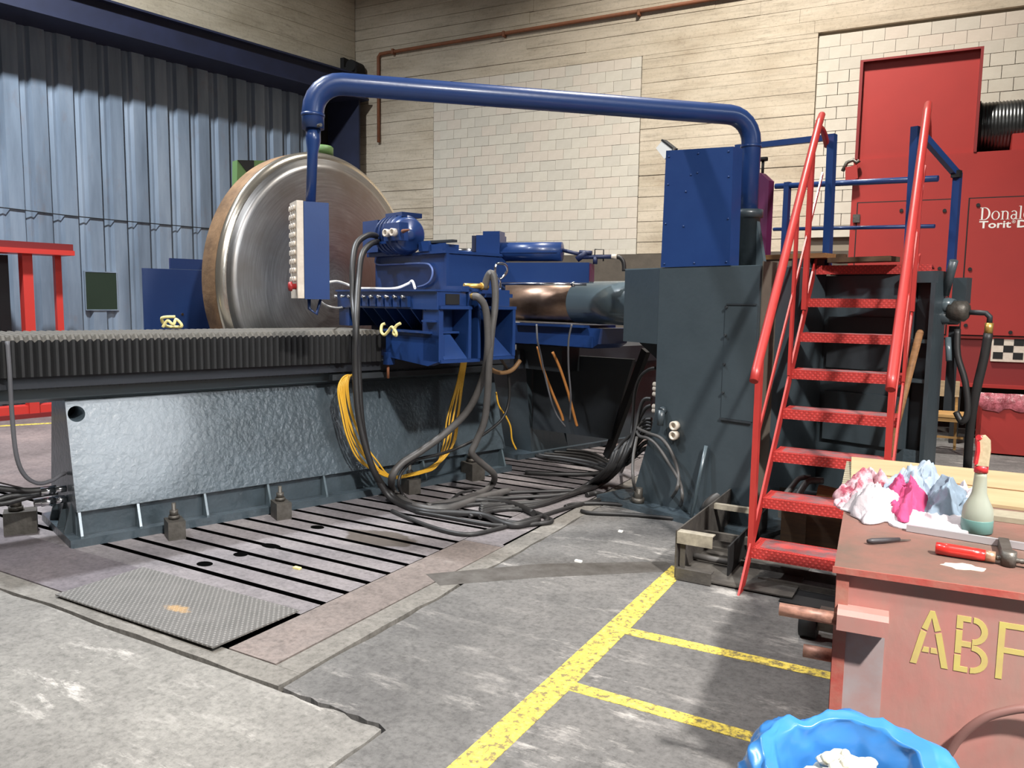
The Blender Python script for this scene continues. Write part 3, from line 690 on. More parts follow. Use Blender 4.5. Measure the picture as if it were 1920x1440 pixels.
# swivelled top slide: e runs along the beam, f towards the front
def E(t, w, z): return (.15+.849*t+.528*w, 3.3+.528*t-.849*w, z)
def ebox(t0, t1, w0, w1, z0, z1, bv=.005):
    return P(bv).hexa([E(t0, w1, z0), E(t1, w1, z0), E(t1, w0, z0), E(t0, w0, z0), E(t0, w1, z1), E(t1, w1, z1), E(t1, w0, z1), E(t0, w0, z1)])
part('chrome_rod', P().cyl(E(-.45, -.08, 2.075), E(-.08, -.08, 2.085), .02, n=12), 'chrome', car)
part('slide_block', ebox(-.075, .143, -.2, .0, 1.972, 2.21), 'blue', car)
part('slide_cap', ebox(-.02, .135, -.18, -.02, 2.212, 2.245), 'blue', car)
part('slide_stop', ebox(-.13, -.077, -.16, -.04, 2.07, 2.21), 'navy', car)
ed = Vector((.849, .528, 0))
hc = part('hydraulic_cylinder', P().lathe([(0, .06), (0, .084), (.54, .084), (.54, .05), (.55, .02)], E(.144, -.09, 2.068), ed, 24), 'blue', car)
part('tie_strip', ebox(.15, .66, -.01, .0, 2.055, 2.065, .001), 'blue', hc)
part('beam', ebox(-.05, .944, -.22, 0, 1.80, 1.97), 'blue', car)
part('beam_end', ebox(.945, .952, -.20, -.01, 1.812, 1.96, .002), 'maroon', car)
part('guide_rod', P().cyl(E(.17, .02, 1.785), E(.93, .02, 1.785), .013, n=10).cyl(E(.80, .02, 1.785), E(.83, .02, 1.785), .024, n=10), 'chrome', car)
vp = P().cyl(E(.69, -.08, 2.08), E(.86, -.08, 2.04), .016, n=8).cyl(E(.84, -.08, 2.02), E(1.12, -.08, 2.022), .018, n=8).cyl(E(.84, -.08, 2.06), E(.95, -.08, 2.055), .02, n=8)
vp.cyl(E(.98, -.08, 1.96), E(.98, -.08, 2.02), .02, n=8).cyl(E(.82, -.08, 2.0), E(.9, -.08, 2.06), .028, n=8)
part('valve_pipe', vp, 'blue_dark', car)
part('pipe_bail', P().tube([E(.975, -.08, 2.02), E(.975, -.08, 2.085), E(1.05, -.08, 2.083), E(1.05, -.08, 1.985)], .006, 6), 'black', car)
part('pipe_end', P().cyl(E(1.12, -.08, 2.022), E(1.165, -.08, 2.022), .022, n=8), 'ivory', car)
part('pipe_hose', P().tube([E(1.165, -.08, 2.022), E(1.20, -.08, 2.01), E(1.225, -.08, 1.97), E(1.23, -.08, 1.90)], .018, 8, 4), 'rubber', car)
# cross slide under the ram
cs = thing('cross_slide', 'blue cross slide box below the copper-coloured ram', 'machine slide', 'M', (.2, 4.1, 1.15))
part('slide_body', P(.006).prism([(-.36, 1.22), (.72, 1.215), (.80, 1.26), (.83, 1.40), (-.36, 1.41)], 'y', 4.1, 4.5), 'blue', cs)
part('slide_lip', P(.003).box(-.30, .66, 4.06, 4.5, 1.402, 1.425), 'blue', cs)
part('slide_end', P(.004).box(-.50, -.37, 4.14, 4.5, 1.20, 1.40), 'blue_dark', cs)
part('end_post', P().box(-.48, -.44, 4.1, 4.14, 1.12, 1.40), 'steel_dark', cs)
part('end_bar', P().box(-.47, -.25, 4.1, 4.16, 1.405, 1.43), 'ivory', cs)
part('slide_plate', P(.003).box(-.1, .74, 4.08, 4.1, 1.225, 1.33), 'blue', cs)
part('slide_foot', P().box(-.46, .2, 4.25, 4.5, .955, 1.2), 'grey_dark', cs)
# ================================================================ ram and headstock column
ram = thing('ram', 'horizontal copper-coloured ram between the blue carriage and the grey column', 'machine ram', 'M', (.2, 4.2, 1.63))
part('ram_barrel', P().lathe([(0, .12), (0, .17), (.02, .19), (1.05, .19), (1.05, .186), (1.06, .186)], (-.60, 4.22, 1.63), (1, 0, 0), 40), 'copper_ram', ram)
part('ram_sleeve', P().lathe([(0, .188), (0, .196), (1.1, .196)], (.46, 4.22, 1.63), (1, 0, 0), 40), 'grey_gloss', ram)
co = thing('grey_headstock', 'tall dark grey headstock casting with riveted panel, left of the red stairs', 'headstock', 'M', (2.1, 4.4, 0))
part('base_flange', P(.006).box(1.28, 2.78, 3.60, 5.1, 0, .05), 'grey_cast', co)
part('column_box', P(.008).box(1.735, 2.60, 3.75, 4.7, .05, 1.90), 'grey_paint', co)
part('nose', P(.006).prism([(1.733, 3.752), (1.28, 3.88), (1.28, 4.66), (1.733, 4.66)], 'z', 1.315, 1.90), 'grey_paint', co)
part('nose_bracket', P(.004).prism([(1.34, 1.313), (1.733, 1.313), (1.733, 1.05)], 'y', 4.0, 4.5), 'grey_dark', co)
part('foot_web', P(.003).prism([(1.733, .74), (1.733, .05), (1.53, .05)], 'y', 3.752, 3.80), 'grey_paint', co)
part('cover_panel', P(.002).box(2.34, 2.595, 3.742, 3.75, .81, 1.625), 'grey_paint', co)
bl = mesh('bolt', P().cyl((0, 3.74, 0), (0, 3.725, 0), .011, n=6), 'grey_dark', (0, 3.74, 0))
for z in (1.61, 1.41, 1.20, .995): piece('bolt', bl, co, (2.352, 3.742, z))
part('panel_rail', P(.001).box(2.35, 2.59, 3.735, 3.743, 1.627, 1.636).box(2.33, 2.59, 3.735, 3.743, .795, .808), 'grey_dark', co)
part('breather', P(.0).cyl((1.83, 3.74, .81), (1.83, 3.70, .80), .03, n=12).cyl((1.83, 3.71, .81), (1.83, 3.70, .69), .03, .024, 12), 'grey_paint', co)
for z in (.70, .625): part('port', P().lathe([(0, .036), (.045, .036), (.045, .022), (.02, .02)], (1.945, 3.75, z), (0, -1, 0), 14), 'ivory', co, 'pale ring port')
part('lever', P().cyl((2.19, 3.64, .05), (2.24, 3.72, .59), .014, n=8), 'grey_gloss', co)
part('anchor_bolt', P().cyl((1.66, 3.67, .05), (1.66, 3.67, .17), .035, n=6).cyl((1.66, 3.67, .05), (1.66, 3.67, .09), .05, n=12), 'steel_dark', co)
part('top_lip', P(.002).box(1.28, 2.6, 3.88, 4.66, 1.902, 1.912), 'grey_gloss', co)
fit = P()
for i, z in enumerate((.98, .945, .90, .80, .765)): fit.cyl((1.735, 3.9, z), (1.60, 3.9, z), .02, n=8).cyl((1.68, 3.9, z), (1.65, 3.9, z), .03, n=6)
part('hose_fitting', fit, 'ivory', co, 'row of pale hose fittings')
part('wood_wedge', P().box(1.62, 1.70, 4.02, 4.07, .95, 1.28), 'wood_brown', co)
# rear gearbox behind the stairs
gb = thing('gearbox_housing', 'dark grey flanged gearbox housing behind the red stairs', 'machine housing', 'M', (3.0, 5.2, 0))
part('box', P(.008).box(2.45, 3.26, 4.715, 5.3, .04, 1.86), 'grey_paint', gb)
part('step_plate', P(.004).box(2.64, 3.24, 4.69, 4.718, .60, .98), 'grey_paint', gb)
part('step_plate', P(.004).box(2.64, 3.24, 4.69, 4.718, 1.16, 1.55), 'grey_dark', gb)
part('flange', P(.004).box(3.40, 3.43, 4.6, 4.78, .04, 1.80), 'grey_paint', gb)
part('web_back', P().box(3.262, 3.40, 4.74, 4.78, .04, 1.8), 'grey_dark', gb)
for z in (.5, 1.10, 1.38): part('web', P(.003).box(3.262, 3.40, 4.62, 4.74, z, z+.025), 'grey_paint', gb)
part('top_flange', P(.006).box(3.2, 3.43, 4.64, 4.85, 1.80, 1.88), 'grey_paint', gb)
part('foot', P(.004).box(2.62, 3.45, 4.58, 5.3, 0, .04), 'grey_paint', gb)
part('side_pad', P(.004).prism([(4.61, .04), (4.63, .04), (4.63, .62)], 'x', 3.28, 3.40), 'grey_cast', gb)
part('edge_beam', P(.003).box(2.603, 2.612, 3.77, 3.96, .05, 1.93), 'wainscot', gb)
ru = thing('rotary_union', 'grey rotary union with lever and black hose beside the red cabinet', 'hose coupling', 'M', (3.5, 4.9, 1.6))
part('bracket', P(.006).box(3.44, 3.53, 4.88, 4.98, 1.66, 1.84), 'grey_paint', ru)
part('bracket', P(.006).box(3.45, 3.50, 4.84, 4.90, .9, 1.5), 'grey_dark', ru)
part('lever', P().cyl((3.43, 4.78, 1.72), (3.50, 4.70, 1.95), .028, n=10), 'grey_paint', ru)
part('boss', P().cyl((3.40, 4.8, 1.655), (3.48, 4.8, 1.635), .055, n=16), 'grey_gloss', ru)
part('boss', P().cyl((3.38, 4.75, 1.56), (3.50, 4.85, 1.56), .05, n=16), 'grey_paint', ru)
part('rotor', P().lathe([(0, .05), (0, .068), (.10, .072), (.12, .05), (.13, .02)], (3.46, 4.8, 1.61), (1, .05, -.05), 18), 'steel_dark', ru)
part('pipe', P().tube([(3.57, 4.8, 1.60), (3.66, 4.8, 1.597), (3.69, 4.8, 1.595), (3.715, 4.8, 1.57), (3.715, 4.8, 1.53)], .018, 8), 'grey_dark', ru)
part('collar', P().cyl((3.715, 4.8, 1.53), (3.713, 4.8, 1.46), .026, n=12), 'brass', ru, 'pale yellow collar')
part('hose', P().tube([(3.713, 4.8, 1.46), (3.70, 4.8, 1.30), (3.665, 4.8, 1.05), (3.63, 4.85, .8), (3.60, 4.95, .5)], .03, 8, 3), 'rubber', ru)
part('hose', P().tube([(3.52, 4.8, 1.48), (3.54, 4.78, 1.30), (3.60, 4.78, 1.12), (3.63, 4.78, .92), (3.60, 4.78, .84), (3.55, 4.8, .9)], .022, 8, 4), 'rubber', ru)
part('lever', P().cyl((3.47, 4.78, 1.42), (3.50, 4.74, 1.26), .02, n=8), 'grey_gloss', ru)
# ================================================================ big disc
a = R(15); nv = FR['M'].to_3x3() @ Vector((math.cos(a), math.sin(a), 0))
dk = thing('steel_disc', 'huge turned steel disc standing on edge behind the bed', 'steel disc', 'M', (-1.237, 2.539, 1.763))
dk.matrix_world = T(FR['M'] @ Vector((-1.237, 2.539, 1.763))) @ nv.to_track_quat('Z', 'X').to_matrix().to_4x4()
ORG[dk.name] = Vector((0, 0, 0))
r = 1.227
part('face', P().lathe([(.013, r-.063), (.03, r-.16), (.055, r-.36), (.075, r-.7), (.08, .02)], (0, 0, 0), (0, 0, 1), 96), 'turned_steel', dk)
part('lip', P().lathe([(-.045+.06*math.sin(R(q_)), r-.085*(1-math.cos(R(q_)))) for q_ in range(0, 80, 5)], (0, 0, 0), (0, 0, 1), 96, False), 'disc_lip', dk, 'polished rounded lip')
part('rim', P().lathe([(-.27, r-.3), (-.27, r-.03), (-.24, r-.01), (-.0455, r+.001)], (0, 0, 0), (0, 0, 1), 96, False), 'disc_rim', dk, 'rough brown rim')
part('back', P().lathe([(-.40, .02), (-.40, .5), (-.268, r-.3)], (0, 0, 0), (0, 0, 1), 64), 'disc_rim', dk)
part('spindle', P().cyl((0, 0, -.80), (0, 0, -.40), .3, n=32), 'steel_dark', dk)
dh = thing('drive_headstock', 'plain blue stepped machine guard left of the steel disc', 'machine guard', 'M', (-2.2, 1.9, 0))
part('guard', P(.003).box(-2.03, -2.0, 1.085, 3.3, 0, 1.885), 'blue', dh)
part('guard_step', P(.003).box(-2.03, -2.0, 1.325, 3.3, 1.887, 1.985), 'blue', dh)
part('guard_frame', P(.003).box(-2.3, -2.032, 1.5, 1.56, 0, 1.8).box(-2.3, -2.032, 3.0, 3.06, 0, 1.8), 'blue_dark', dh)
part('screw', P().cyl((-1.99, 1.42, 1.47), (-2.0, 1.42, 1.47), .012, n=8), 'chrome', dh)
gh = thing('green_hopper', 'green angular hopper with an open black side behind the disc', 'hopper', 'M', (-3.0, 2.4, 0))
part('hopper_body', P(.004).prism([(2.237, 3.062), (2.70, 3.11), (2.70, 2.3), (2.42, 2.3), (2.22, 2.62)], 'x', -2.75, -2.62), 'green', gh)
part('hopper_mouth', P().prism([(2.24, 3.06), (2.414, 3.08), (2.414, 2.86)], 'x', -2.62, -2.612), 'black', gh)
part('leg', P().box(-2.74, -2.66, 2.5, 2.6, 0, 2.31), 'green', gh)
gc = thing('green_canister', 'green capped canister on a post showing over the top of the disc', 'canister', 'M', (-2.75, 3.3, 0))
part('cap', P().lathe([(0, .10), (0, .128), (.10, .128), (.115, .11), (.12, .02)], (-2.75, 3.28, 3.25), (0, 0, 1), 20), 'green', gc)
part('neck', P().cyl((-2.75, 3.28, 2.9), (-2.75, 3.28, 3.25), .11, n=20), 'wainscot', gc)
part('post', P().cyl((-2.75, 3.28, 0), (-2.75, 3.28, 2.9), .06, n=12), 'green', gc)
# ================================================================ pendant boom
bo_ = thing('pendant_boom', 'blue pipe boom arching over the lathe from the column to the control pendant', 'boom', 'M', (2.08, 4.4, 1.91))
part('pedestal', P().lathe([(0, .105), (.40, .095), (.40, .115), (.46, .115), (.46, .08)], (2.08, 4.4, 1.912), (0, 0, 1), 24), 'grey_paint', bo_)
part('pedestal_rib', P(.003).prism([(1.90, 1.913), (1.985, 1.913), (1.985, 2.28)], 'y', 4.38, 4.42).prism([(2.26, 1.913), (2.175, 1.913), (2.175, 2.28)], 'y', 4.38, 4.42), 'grey_gloss', bo_)
A0, A1, zt = Vector((2.08, 4.4, 0)), Vector((.525, 1.468, 0)), 3.09
d = (A1-A0).normalized(); rb = .075
def bend(c, d, t0, up, R0=.2):    # quarter bend points
    out = []
    for k in range(7):
        t = k/6*math.pi/2
        out.append(c+d*(R0*(1-math.cos(t)) if up else R0*math.sin(t))+Vector((0, 0, R0*math.sin(t) if up else -R0*(1-math.cos(t)))))
    return out
pts = [A0+Vector((0, 0, 2.2))]+bend(A0+Vector((0, 0, zt-.2)), d, 0, True)+bend(A1-d*.2+Vector((0, 0, zt)), d, 0, False)+[A1+Vector((0, 0, 2.78))]
part('pipe', P().tube(pts, rb, 24), 'blue', bo_)
part('weld_band', P().lathe([(0, .076), (0, .079), (.02, .079), (.02, .076)], (A1.x, A1.y, 2.86), (0, 0, 1), 24), 'blue', bo_)
part('weld_band', P().lathe([(0, .076), (0, .079), (.02, .079), (.02, .076)], (A0.x, A0.y, 2.85), (0, 0, 1), 24), 'blue', bo_)
part('clamp_screw', P().cyl((A1.x-.11, A1.y, 2.79), (A1.x+.11, A1.y, 2.79), .012, n=8), 'steel_dark', bo_)
dt = Vector((.455, 1.468, 0))
part('drop_tube', P().tube([(A1.x, A1.y, 2.79), (A1.x, A1.y, 2.70), (A1.x-.01, A1.y, 2.62), (A1.x-.055, A1.y, 2.24)], [.05, .05, .036, .034], 16), 'blue', bo_)
pd = thing('control_pendant', 'flat blue control box hanging from the boom, ivory button strip on its edge', 'control box', 'M', (.50, 1.468, 1.96))
yawp = 41.7+12-3
Mx = FR['M'] @ T((.50, 1.468, 1.96)) @ rz(0)
pd.matrix_world = T(Mx.translation) @ rz(29.9+27)
ORG[pd.name] = Vector((0, 0, 0))
part('case', P(.004).box(-.085, .085, -.12, .12, -.335, .32), 'blue', pd)
part('button_panel', P(.003).box(-.13, -.087, -.115, .115, -.33, .325), 'ivory', pd)
for i in range(9):
    for y in (-.06, .0, .06): part('button', P().cyl((-.13, y, .28-i*.06), (-.147, y, .28-i*.06), .018, n=10), 'ivory', pd)
part('emergency_stop', P().lathe([(0, .02), (.03, .02), (.03, .034), (.05, .03), (.055, .01)], (-.13, -.06, -.25), (-1, 0, 0), 14), 'button_red', pd)
part('hook', P().tube([(-.03, 0, -.335), (-.03, 0, -.40), (.02, 0, -.44), (.05, 0, -.335)], .012, 6), 'blue', pd)
# ================================================================ cabinets and railing on top of the column
ec = thing('blue_switch_cabinet', 'upright blue riveted sheet cabinet standing on top of the grey column', 'cabinet', 'M', (2.05, 3.95, 1.913))
part('case', P(.004).prism([(1.66, 1.914), (2.283, 1.914), (2.272, 2.76), (1.674, 2.81)], 'y', 3.86, 3.98), 'blue', ec)
rv = mesh('rivet', P().lathe([(0, .009), (.006, .006), (.007, .001)], (0, 0, 0), (0, -1, 0), 8), 'blue', (0, 0, 0))
for u, z in ((u_-.075, z_) for u_, z_ in ((1.77, 1.94), (2.05, 1.94), (2.33, 1.94), (1.77, 2.25), (2.33, 2.25), (1.78, 2.55), (2.32, 2.55), (1.95, 2.48), (1.99, 2.60), (2.05, 2.61), (1.94, 2.22), (1.78, 2.76), (2.05, 2.75), (2.31, 2.73))):
    piece('rivet', rv, ec, (u, 3.86, z))
mc = thing('maroon_cabinet', 'narrow maroon cabinet with a black knob behind the blue boom post', 'cabinet', 'M', (1.97, 4.75, 1.913))
part('case', P(.004).prism([(1.66, 1.914), (2.06, 1.914), (2.06, 2.64), (1.98, 2.71), (1.66, 2.80)], 'y', 4.72, 4.80), 'maroon', mc)
part('knob', P().cyl((1.95, 4.8, 2.72), (1.95, 4.8, 2.82), .012, n=8).cyl((1.95, 4.8, 2.82), (1.95, 4.8, 2.845), .04, n=12), 'black', mc)
wf = thing('wall_floodlight', 'small white floodlight poking out behind the blue cabinet', 'light', 'M', (1.35, 4.3, 2.9))
part('lamp_head', P(.004).hexa([(1.225, 4.3, 2.95), (1.322, 4.3, 2.845), (1.322, 4.36, 2.845), (1.225, 4.36, 2.95), (1.292, 4.3, 3.005), (1.40, 4.3, 2.915), (1.40, 4.36, 2.915), (1.292, 4.36, 3.005)]), 'white', wf)
part('lamp_rim', P(.002).bar((1.285, 4.33, 3.01), (1.405, 4.33, 2.922), .07, .015), 'black', wf)
part('arm', P().tube([(1.38, 4.33, 2.90), (1.46, 4.25, 2.91), (1.56, 4.1, 2.86), (1.66, 3.99, 2.80), (1.70, 3.985, 2.6)], .012, 6), 'black', wf)
pl_ = thing('platform_boards', 'worn wooden boards laid on top of the column behind the stairs', 'boards', 'M', (2.4, 4.8, 1.93))
for i, (u0, u1, v0, v1, z, mm) in enumerate(((1.88, 2.7, 4.45, 4.63, 1.985, 'wood_brown'), (2.0, 2.75, 4.64, 4.71, 1.985, 'wood_dark'), (2.70, 3.15, 4.5, 4.68, 1.95, 'wood_dark'))):
    part('board', P(.003).box(u0, u1, v0, v1, z, z+.035), mm, pl_)
part('bearer', P(.003).box(1.86, 1.95, 4.44, 4.64, 1.914, 1.983), 'tray_edge', pl_)
part('bearer', P(.003).box(2.45, 2.58, 4.44, 4.70, 1.914, 1.983), 'grey_dark', pl_)
part('deck_plate', P(.003).box(2.62, 3.20, 4.72, 5.3, 1.865, 1.89), 'grey_dark', pl_)
rl = thing('platform_railing', 'blue tubular railing round the platform at the head of the stairs', 'railing', 'M', (2.6, 5.0, 1.9))
def sq(p0, p1, w): return P(.003).bar(p0, p1, w, w, (0, 1, .001) if abs(p0[2]-p1[2]) > .5 else (0, 0, 1))
part('post', sq((2.57, 4.76, 1.89), (2.555, 4.76, 2.935), .055), 'blue', rl)
part('post', sq((3.175, 4.76, 1.89), (3.165, 4.76, 2.90), .05), 'blue', rl)
part('post', sq((3.31, 5.2, 1.89), (3.31, 5.2, 2.62), .05), 'blue', rl)
part('post', sq((1.72, 5.62, 1.914), (1.72, 5.62, 2.76), .05), 'blue', rl)
part('top_rail', sq((1.70, 4.78, 2.955), (2.57, 4.78, 2.92), .045), 'blue', rl)
part('mid_rail', P().cyl((1.60, 5.62, 2.735), (3.02, 5.62, 2.655), .026, n=10), 'blue', rl)
part('low_rail', P().cyl((1.60, 5.62, 2.34), (3.02, 5.62, 2.28), .017, n=10), 'blue', rl)
part('top_rail', P(.003).bar((3.17, 4.8, 2.88), (3.31, 5.2, 2.60), .045, .045), 'blue', rl)
part('clip', P(.003).box(3.28, 3.34, 5.15, 5.2, 2.58, 2.63), 'black', rl)
CABLES=[
('hose', 'rubber', 0.026, 'black rubber hose arching off the blue motor, outer left one of the two', None, [[-0.478, 2.6, 2.187], [-0.391, 2.45, 2.181], [-0.332, 2.3, 2.092], [-0.224, 2.2, 1.899], [-0.133, 2.15, 1.635], [0.12, 2.03, 1.385], [0.15, 2.029, 1.05], [0.18, 2.037, 0.67], [0.22, 2.079, 0.371], [0.24, 2.164, 0.168], [0.329, 2.238, 0.03], [0.719, 2.234, 0.026], [0.92, 2.388, 0.026], [1.105, 2.524, 0.026], [1.445, 2.518, 0.026], [1.465, 2.764, 0.026]]),
('hose', 'rubber', 0.026, 'black rubber hose arching off the blue motor, inner right one of the two', None, [[-0.461, 2.6, 2.139], [-0.357, 2.45, 2.102], [-0.247, 2.3, 1.992], [-0.132, 2.2, 1.766], [0.14, 2.019, 1.469], [0.16, 1.995, 1.094], [0.2, 2.006, 0.676], [0.26, 2.093, 0.29], [0.241, 2.279, 0.05], [0.538, 2.26, 0.026], [0.72, 2.488, 0.026], [0.748, 2.79, 0.026], [0.998, 2.915, 0.026], [1.301, 2.864, 0.026]]),
('cable', 'yellow', 0.0072, 'thin yellow cable in the bundle looped under the blue carriage', 'yellow cables looped below the carriage', [[-0.02, 2.08, 1.023], [0.02, 1.972, 1.015], [0.04, 1.909, 0.92], [0.06, 1.927, 0.729], [0.09, 1.969, 0.515], [0.12, 2.068, 0.325], [0.14, 2.326, 0.172], [0.15, 2.535, 0.166], [0.15, 2.774, 0.21], [0.14, 2.875, 0.393], [0.12, 2.927, 0.613], [0.1, 3.045, 0.901], [0.1, 3.096, 1.107]]),
('cable', 'yellow', 0.0072, 'thin yellow cable in the bundle looped under the blue carriage', 'yellow cables looped below the carriage', [[-0.02, 2.08, 1.018], [0.02, 1.98, 1.003], [0.04, 1.923, 0.919], [0.06, 1.949, 0.728], [0.09, 1.99, 0.513], [0.12, 2.101, 0.313], [0.14, 2.318, 0.172], [0.15, 2.54, 0.171], [0.15, 2.777, 0.191], [0.14, 2.905, 0.387], [0.12, 2.96, 0.641], [0.1, 3.056, 0.9], [0.1, 3.105, 1.106]]),
('cable', 'yellow', 0.0072, 'thin yellow cable in the bundle looped under the blue carriage', 'yellow cables looped below the carriage', [[-0.02, 2.08, 1.017], [0.02, 1.989, 1.001], [0.04, 1.938, 0.918], [0.06, 1.959, 0.727], [0.09, 2.013, 0.51], [0.12, 2.148, 0.309], [0.14, 2.325, 0.171], [0.15, 2.524, 0.158], [0.15, 2.777, 0.202], [0.14, 2.903, 0.382], [0.12, 2.998, 0.64], [0.1, 3.067, 0.9], [0.1, 3.114, 1.106]]),
('cable', 'yellow', 0.0072, 'thin yellow cable in the bundle looped under the blue carriage', 'yellow cables looped below the carriage', [[-0.02, 2.08, 1.025], [0.02, 1.998, 1.005], [0.04, 1.953, 0.917], [0.06, 1.969, 0.726], [0.09, 2.042, 0.507], [0.12, 2.153, 0.316], [0.14, 2.329, 0.188], [0.15, 2.52, 0.169], [0.15, 2.778, 0.209], [0.14, 2.927, 0.363], [0.12, 2.997, 0.621], [0.1, 3.078, 0.899], [0.1, 3.124, 1.105]]),
('cable', 'yellow', 0.0072, 'thin yellow cable in the bundle looped under the blue carriage', 'yellow cables looped below the carriage', [[-0.02, 2.08, 1.018], [0.02, 2.007, 1.013], [0.04, 1.967, 0.916], [0.06, 1.979, 0.725], [0.09, 2.05, 0.506], [0.12, 2.188, 0.302], [0.14, 2.298, 0.189], [0.15, 2.51, 0.158], [0.15, 2.752, 0.193], [0.14, 2.967, 0.35], [0.12, 3.039, 0.602], [0.1, 3.089, 0.899], [0.1, 3.133, 1.105]]),
('cable', 'yellow', 0.0072, 'thin yellow cable in the bundle looped under the blue carriage', 'yellow cables looped below the carriage', [[-0.02, 2.08, 1.025], [0.02, 2.016, 1.01], [0.04, 1.982, 0.916], [0.06, 2.012, 0.722], [0.09, 2.091, 0.502], [0.12, 2.197, 0.29], [0.14, 2.314, 0.173], [0.15, 2.515, 0.17], [0.15, 2.77, 0.217], [0.14, 2.957, 0.351], [0.12, 3.041, 0.638], [0.1, 3.1, 0.898], [0.1, 3.142, 1.105]]),
('cable', 'yellow', 0.0072, 'thin yellow cable in the bundle looped under the blue carriage', 'yellow cables looped below the carriage', [[-0.02, 2.08, 1.025], [0.02, 2.025, 1.011], [0.04, 1.997, 0.915], [0.06, 2.023, 0.721], [0.09, 2.094, 0.502], [0.12, 2.216, 0.317], [0.14, 2.329, 0.182], [0.15, 2.511, 0.176], [0.15, 2.752, 0.218], [0.14, 2.985, 0.379], [0.12, 3.05, 0.619], [0.1, 3.111, 0.897], [0.1, 3.152, 1.104]]),
('hose', 'rubberg', 0.03, 'thick grey hose from the left brass fitting on the carriage, sweeping left to the floor', None, [[0.84, 2.621, 1.663], [0.87, 2.654, 1.656], [0.88, 2.71, 1.587], [0.88, 2.739, 1.444], [0.86, 2.759, 1.235], [0.72, 2.828, 1.011], [0.6, 2.79, 0.763], [0.5, 2.65, 0.575], [0.42, 2.443, 0.424], [0.38, 2.275, 0.33], [0.36, 2.203, 0.228], [0.158, 2.349, 0.05], [0.51, 2.279, 0.03], [0.795, 2.38, 0.03], [0.693, 2.863, 0.03], [0.665, 3.18, 0.03]]),
('hose', 'rubberg', 0.028, 'thick grey hose looped over the wire hook on the carriage, hanging straight down', None, [[0.8, 2.769, 1.728], [0.82, 2.784, 1.814], [0.85, 2.801, 1.847], [0.87, 2.818, 1.753], [0.88, 2.813, 1.588], [0.88, 2.783, 1.402], [0.86, 2.776, 1.151], [0.8, 2.813, 0.891], [0.74, 2.833, 0.667], [0.68, 2.795, 0.488], [0.66, 2.774, 0.4], [0.64, 2.904, 0.292], [0.62, 3.038, 0.189], [0.452, 3.181, 0.06], [0.547, 2.984, 0.028], [0.647, 2.651, 0.028], [0.648, 2.334, 0.028]]),
('cable', 'rubber', 0.013, 'thin black cable swinging from under the carriage across the yellow bundle', None, [[0.6, 3.092, 1.175], [0.45, 3.282, 1.103], [0.35, 3.428, 0.996], [0.33, 3.462, 0.776], [0.33, 3.402, 0.613], [0.33, 3.247, 0.507], [0.33, 3.008, 0.414], [0.32, 2.731, 0.352], [0.32, 2.46, 0.331], [0.33, 2.334, 0.27], [0.36, 2.263, 0.176], [0.296, 2.356, 0.04], [0.537, 2.337, 0.013], [0.655, 2.485, 0.013], [0.423, 2.835, 0.013], [0.414, 2.975, 0.013]]),
('hose', 'brownhose', 0.02, 'short brown hose hanging in a loop below the carriage', None, [[0.45, 3.09, 1.166], [0.42, 3.152, 1.061], [0.4, 3.291, 1.011], [0.4, 3.427, 1.028], [0.4, 3.521, 1.109]]),
('cable', 'yellow', 0.008, 'two-turn yellow cord dangling beside the second bed foot', None, [[0.1, 3.501, 0.8], [0.12, 3.518, 0.677], [0.14, 3.587, 0.574], [0.15, 3.64, 0.47], [0.15, 3.662, 0.342], [0.16, 3.709, 0.247]]),
('rope', 'rope', 0.012, 'curl of pale yellow rope tied on the corner of the blue apron', None, [[0.143, 2.28, 1.438], [0.127, 2.26, 1.425], [0.151, 2.24, 1.374], [0.198, 2.24, 1.351], [0.245, 2.25, 1.386], [0.291, 2.25, 1.417], [0.36, 2.24, 1.382], [0.367, 2.24, 1.353], [0.329, 2.24, 1.368], [0.345, 2.25, 1.423], [0.382, 2.27, 1.449]]),
('cable', 'orangec', 0.013, 'dusty orange cable strung below the copper ram, the left-hand one of the pair', None, [[0.068, 4.05, 1.202], [0.075, 4.12, 0.992], [0.126, 4.2, 0.757], [0.177, 4.28, 0.545], [0.189, 4.3, 0.471]]),
('cable', 'orangec', 0.013, 'dusty orange cable strung below the copper ram, the right-hand one of the pair', None, [[0.274, 4.05, 1.162], [0.308, 4.12, 1.009], [0.343, 4.2, 0.777], [0.367, 4.28, 0.515], [0.378, 4.3, 0.442]]),
('cable', 'rubberl', 0.009, 'thin grey wire hanging straight from the blue cross slide below the ram', None, [[0.663, 3.9, 1.437], [0.627, 3.9, 1.283], [0.586, 3.95, 1.037], [0.572, 4.0, 0.788], [0.47, 4.1, 0.518]]),
('cable', 'rubberl', 0.009, 'thin grey wire slanting from the left end of the cross slide', None, [[0.206, 3.9, 1.423], [0.224, 3.9, 1.264], [0.166, 4.0, 1.132], [0.127, 4.1, 0.919], [0.168, 4.2, 0.577], [0.22, 4.3, 0.416]]),
('hose', 'rubber', 0.017, 'black hose in the bundle running from the grey column down to the floor', 'black hoses from the column to the bed', [[1.52, 3.98, 0.846], [1.45, 3.96, 0.828], [1.43, 3.92, 0.695], [1.43, 3.86, 0.498], [1.384, 3.8, 0.315], [0.977, 4.086, 0.05], [1.05, 3.729, 0.03], [0.878, 3.513, 0.017], [0.692, 3.187, 0.017], [0.612, 2.901, 0.017]]),
('hose', 'rubber', 0.017, 'black hose in the bundle running from the grey column down to the floor', 'black hoses from the column to the bed', [[1.522, 3.98, 0.793], [1.465, 3.96, 0.754], [1.417, 3.92, 0.617], [1.412, 3.86, 0.482], [1.369, 3.8, 0.281], [0.981, 4.056, 0.05], [1.059, 3.694, 0.03], [0.986, 3.382, 0.017], [0.813, 3.063, 0.017], [0.681, 2.845, 0.017]]),
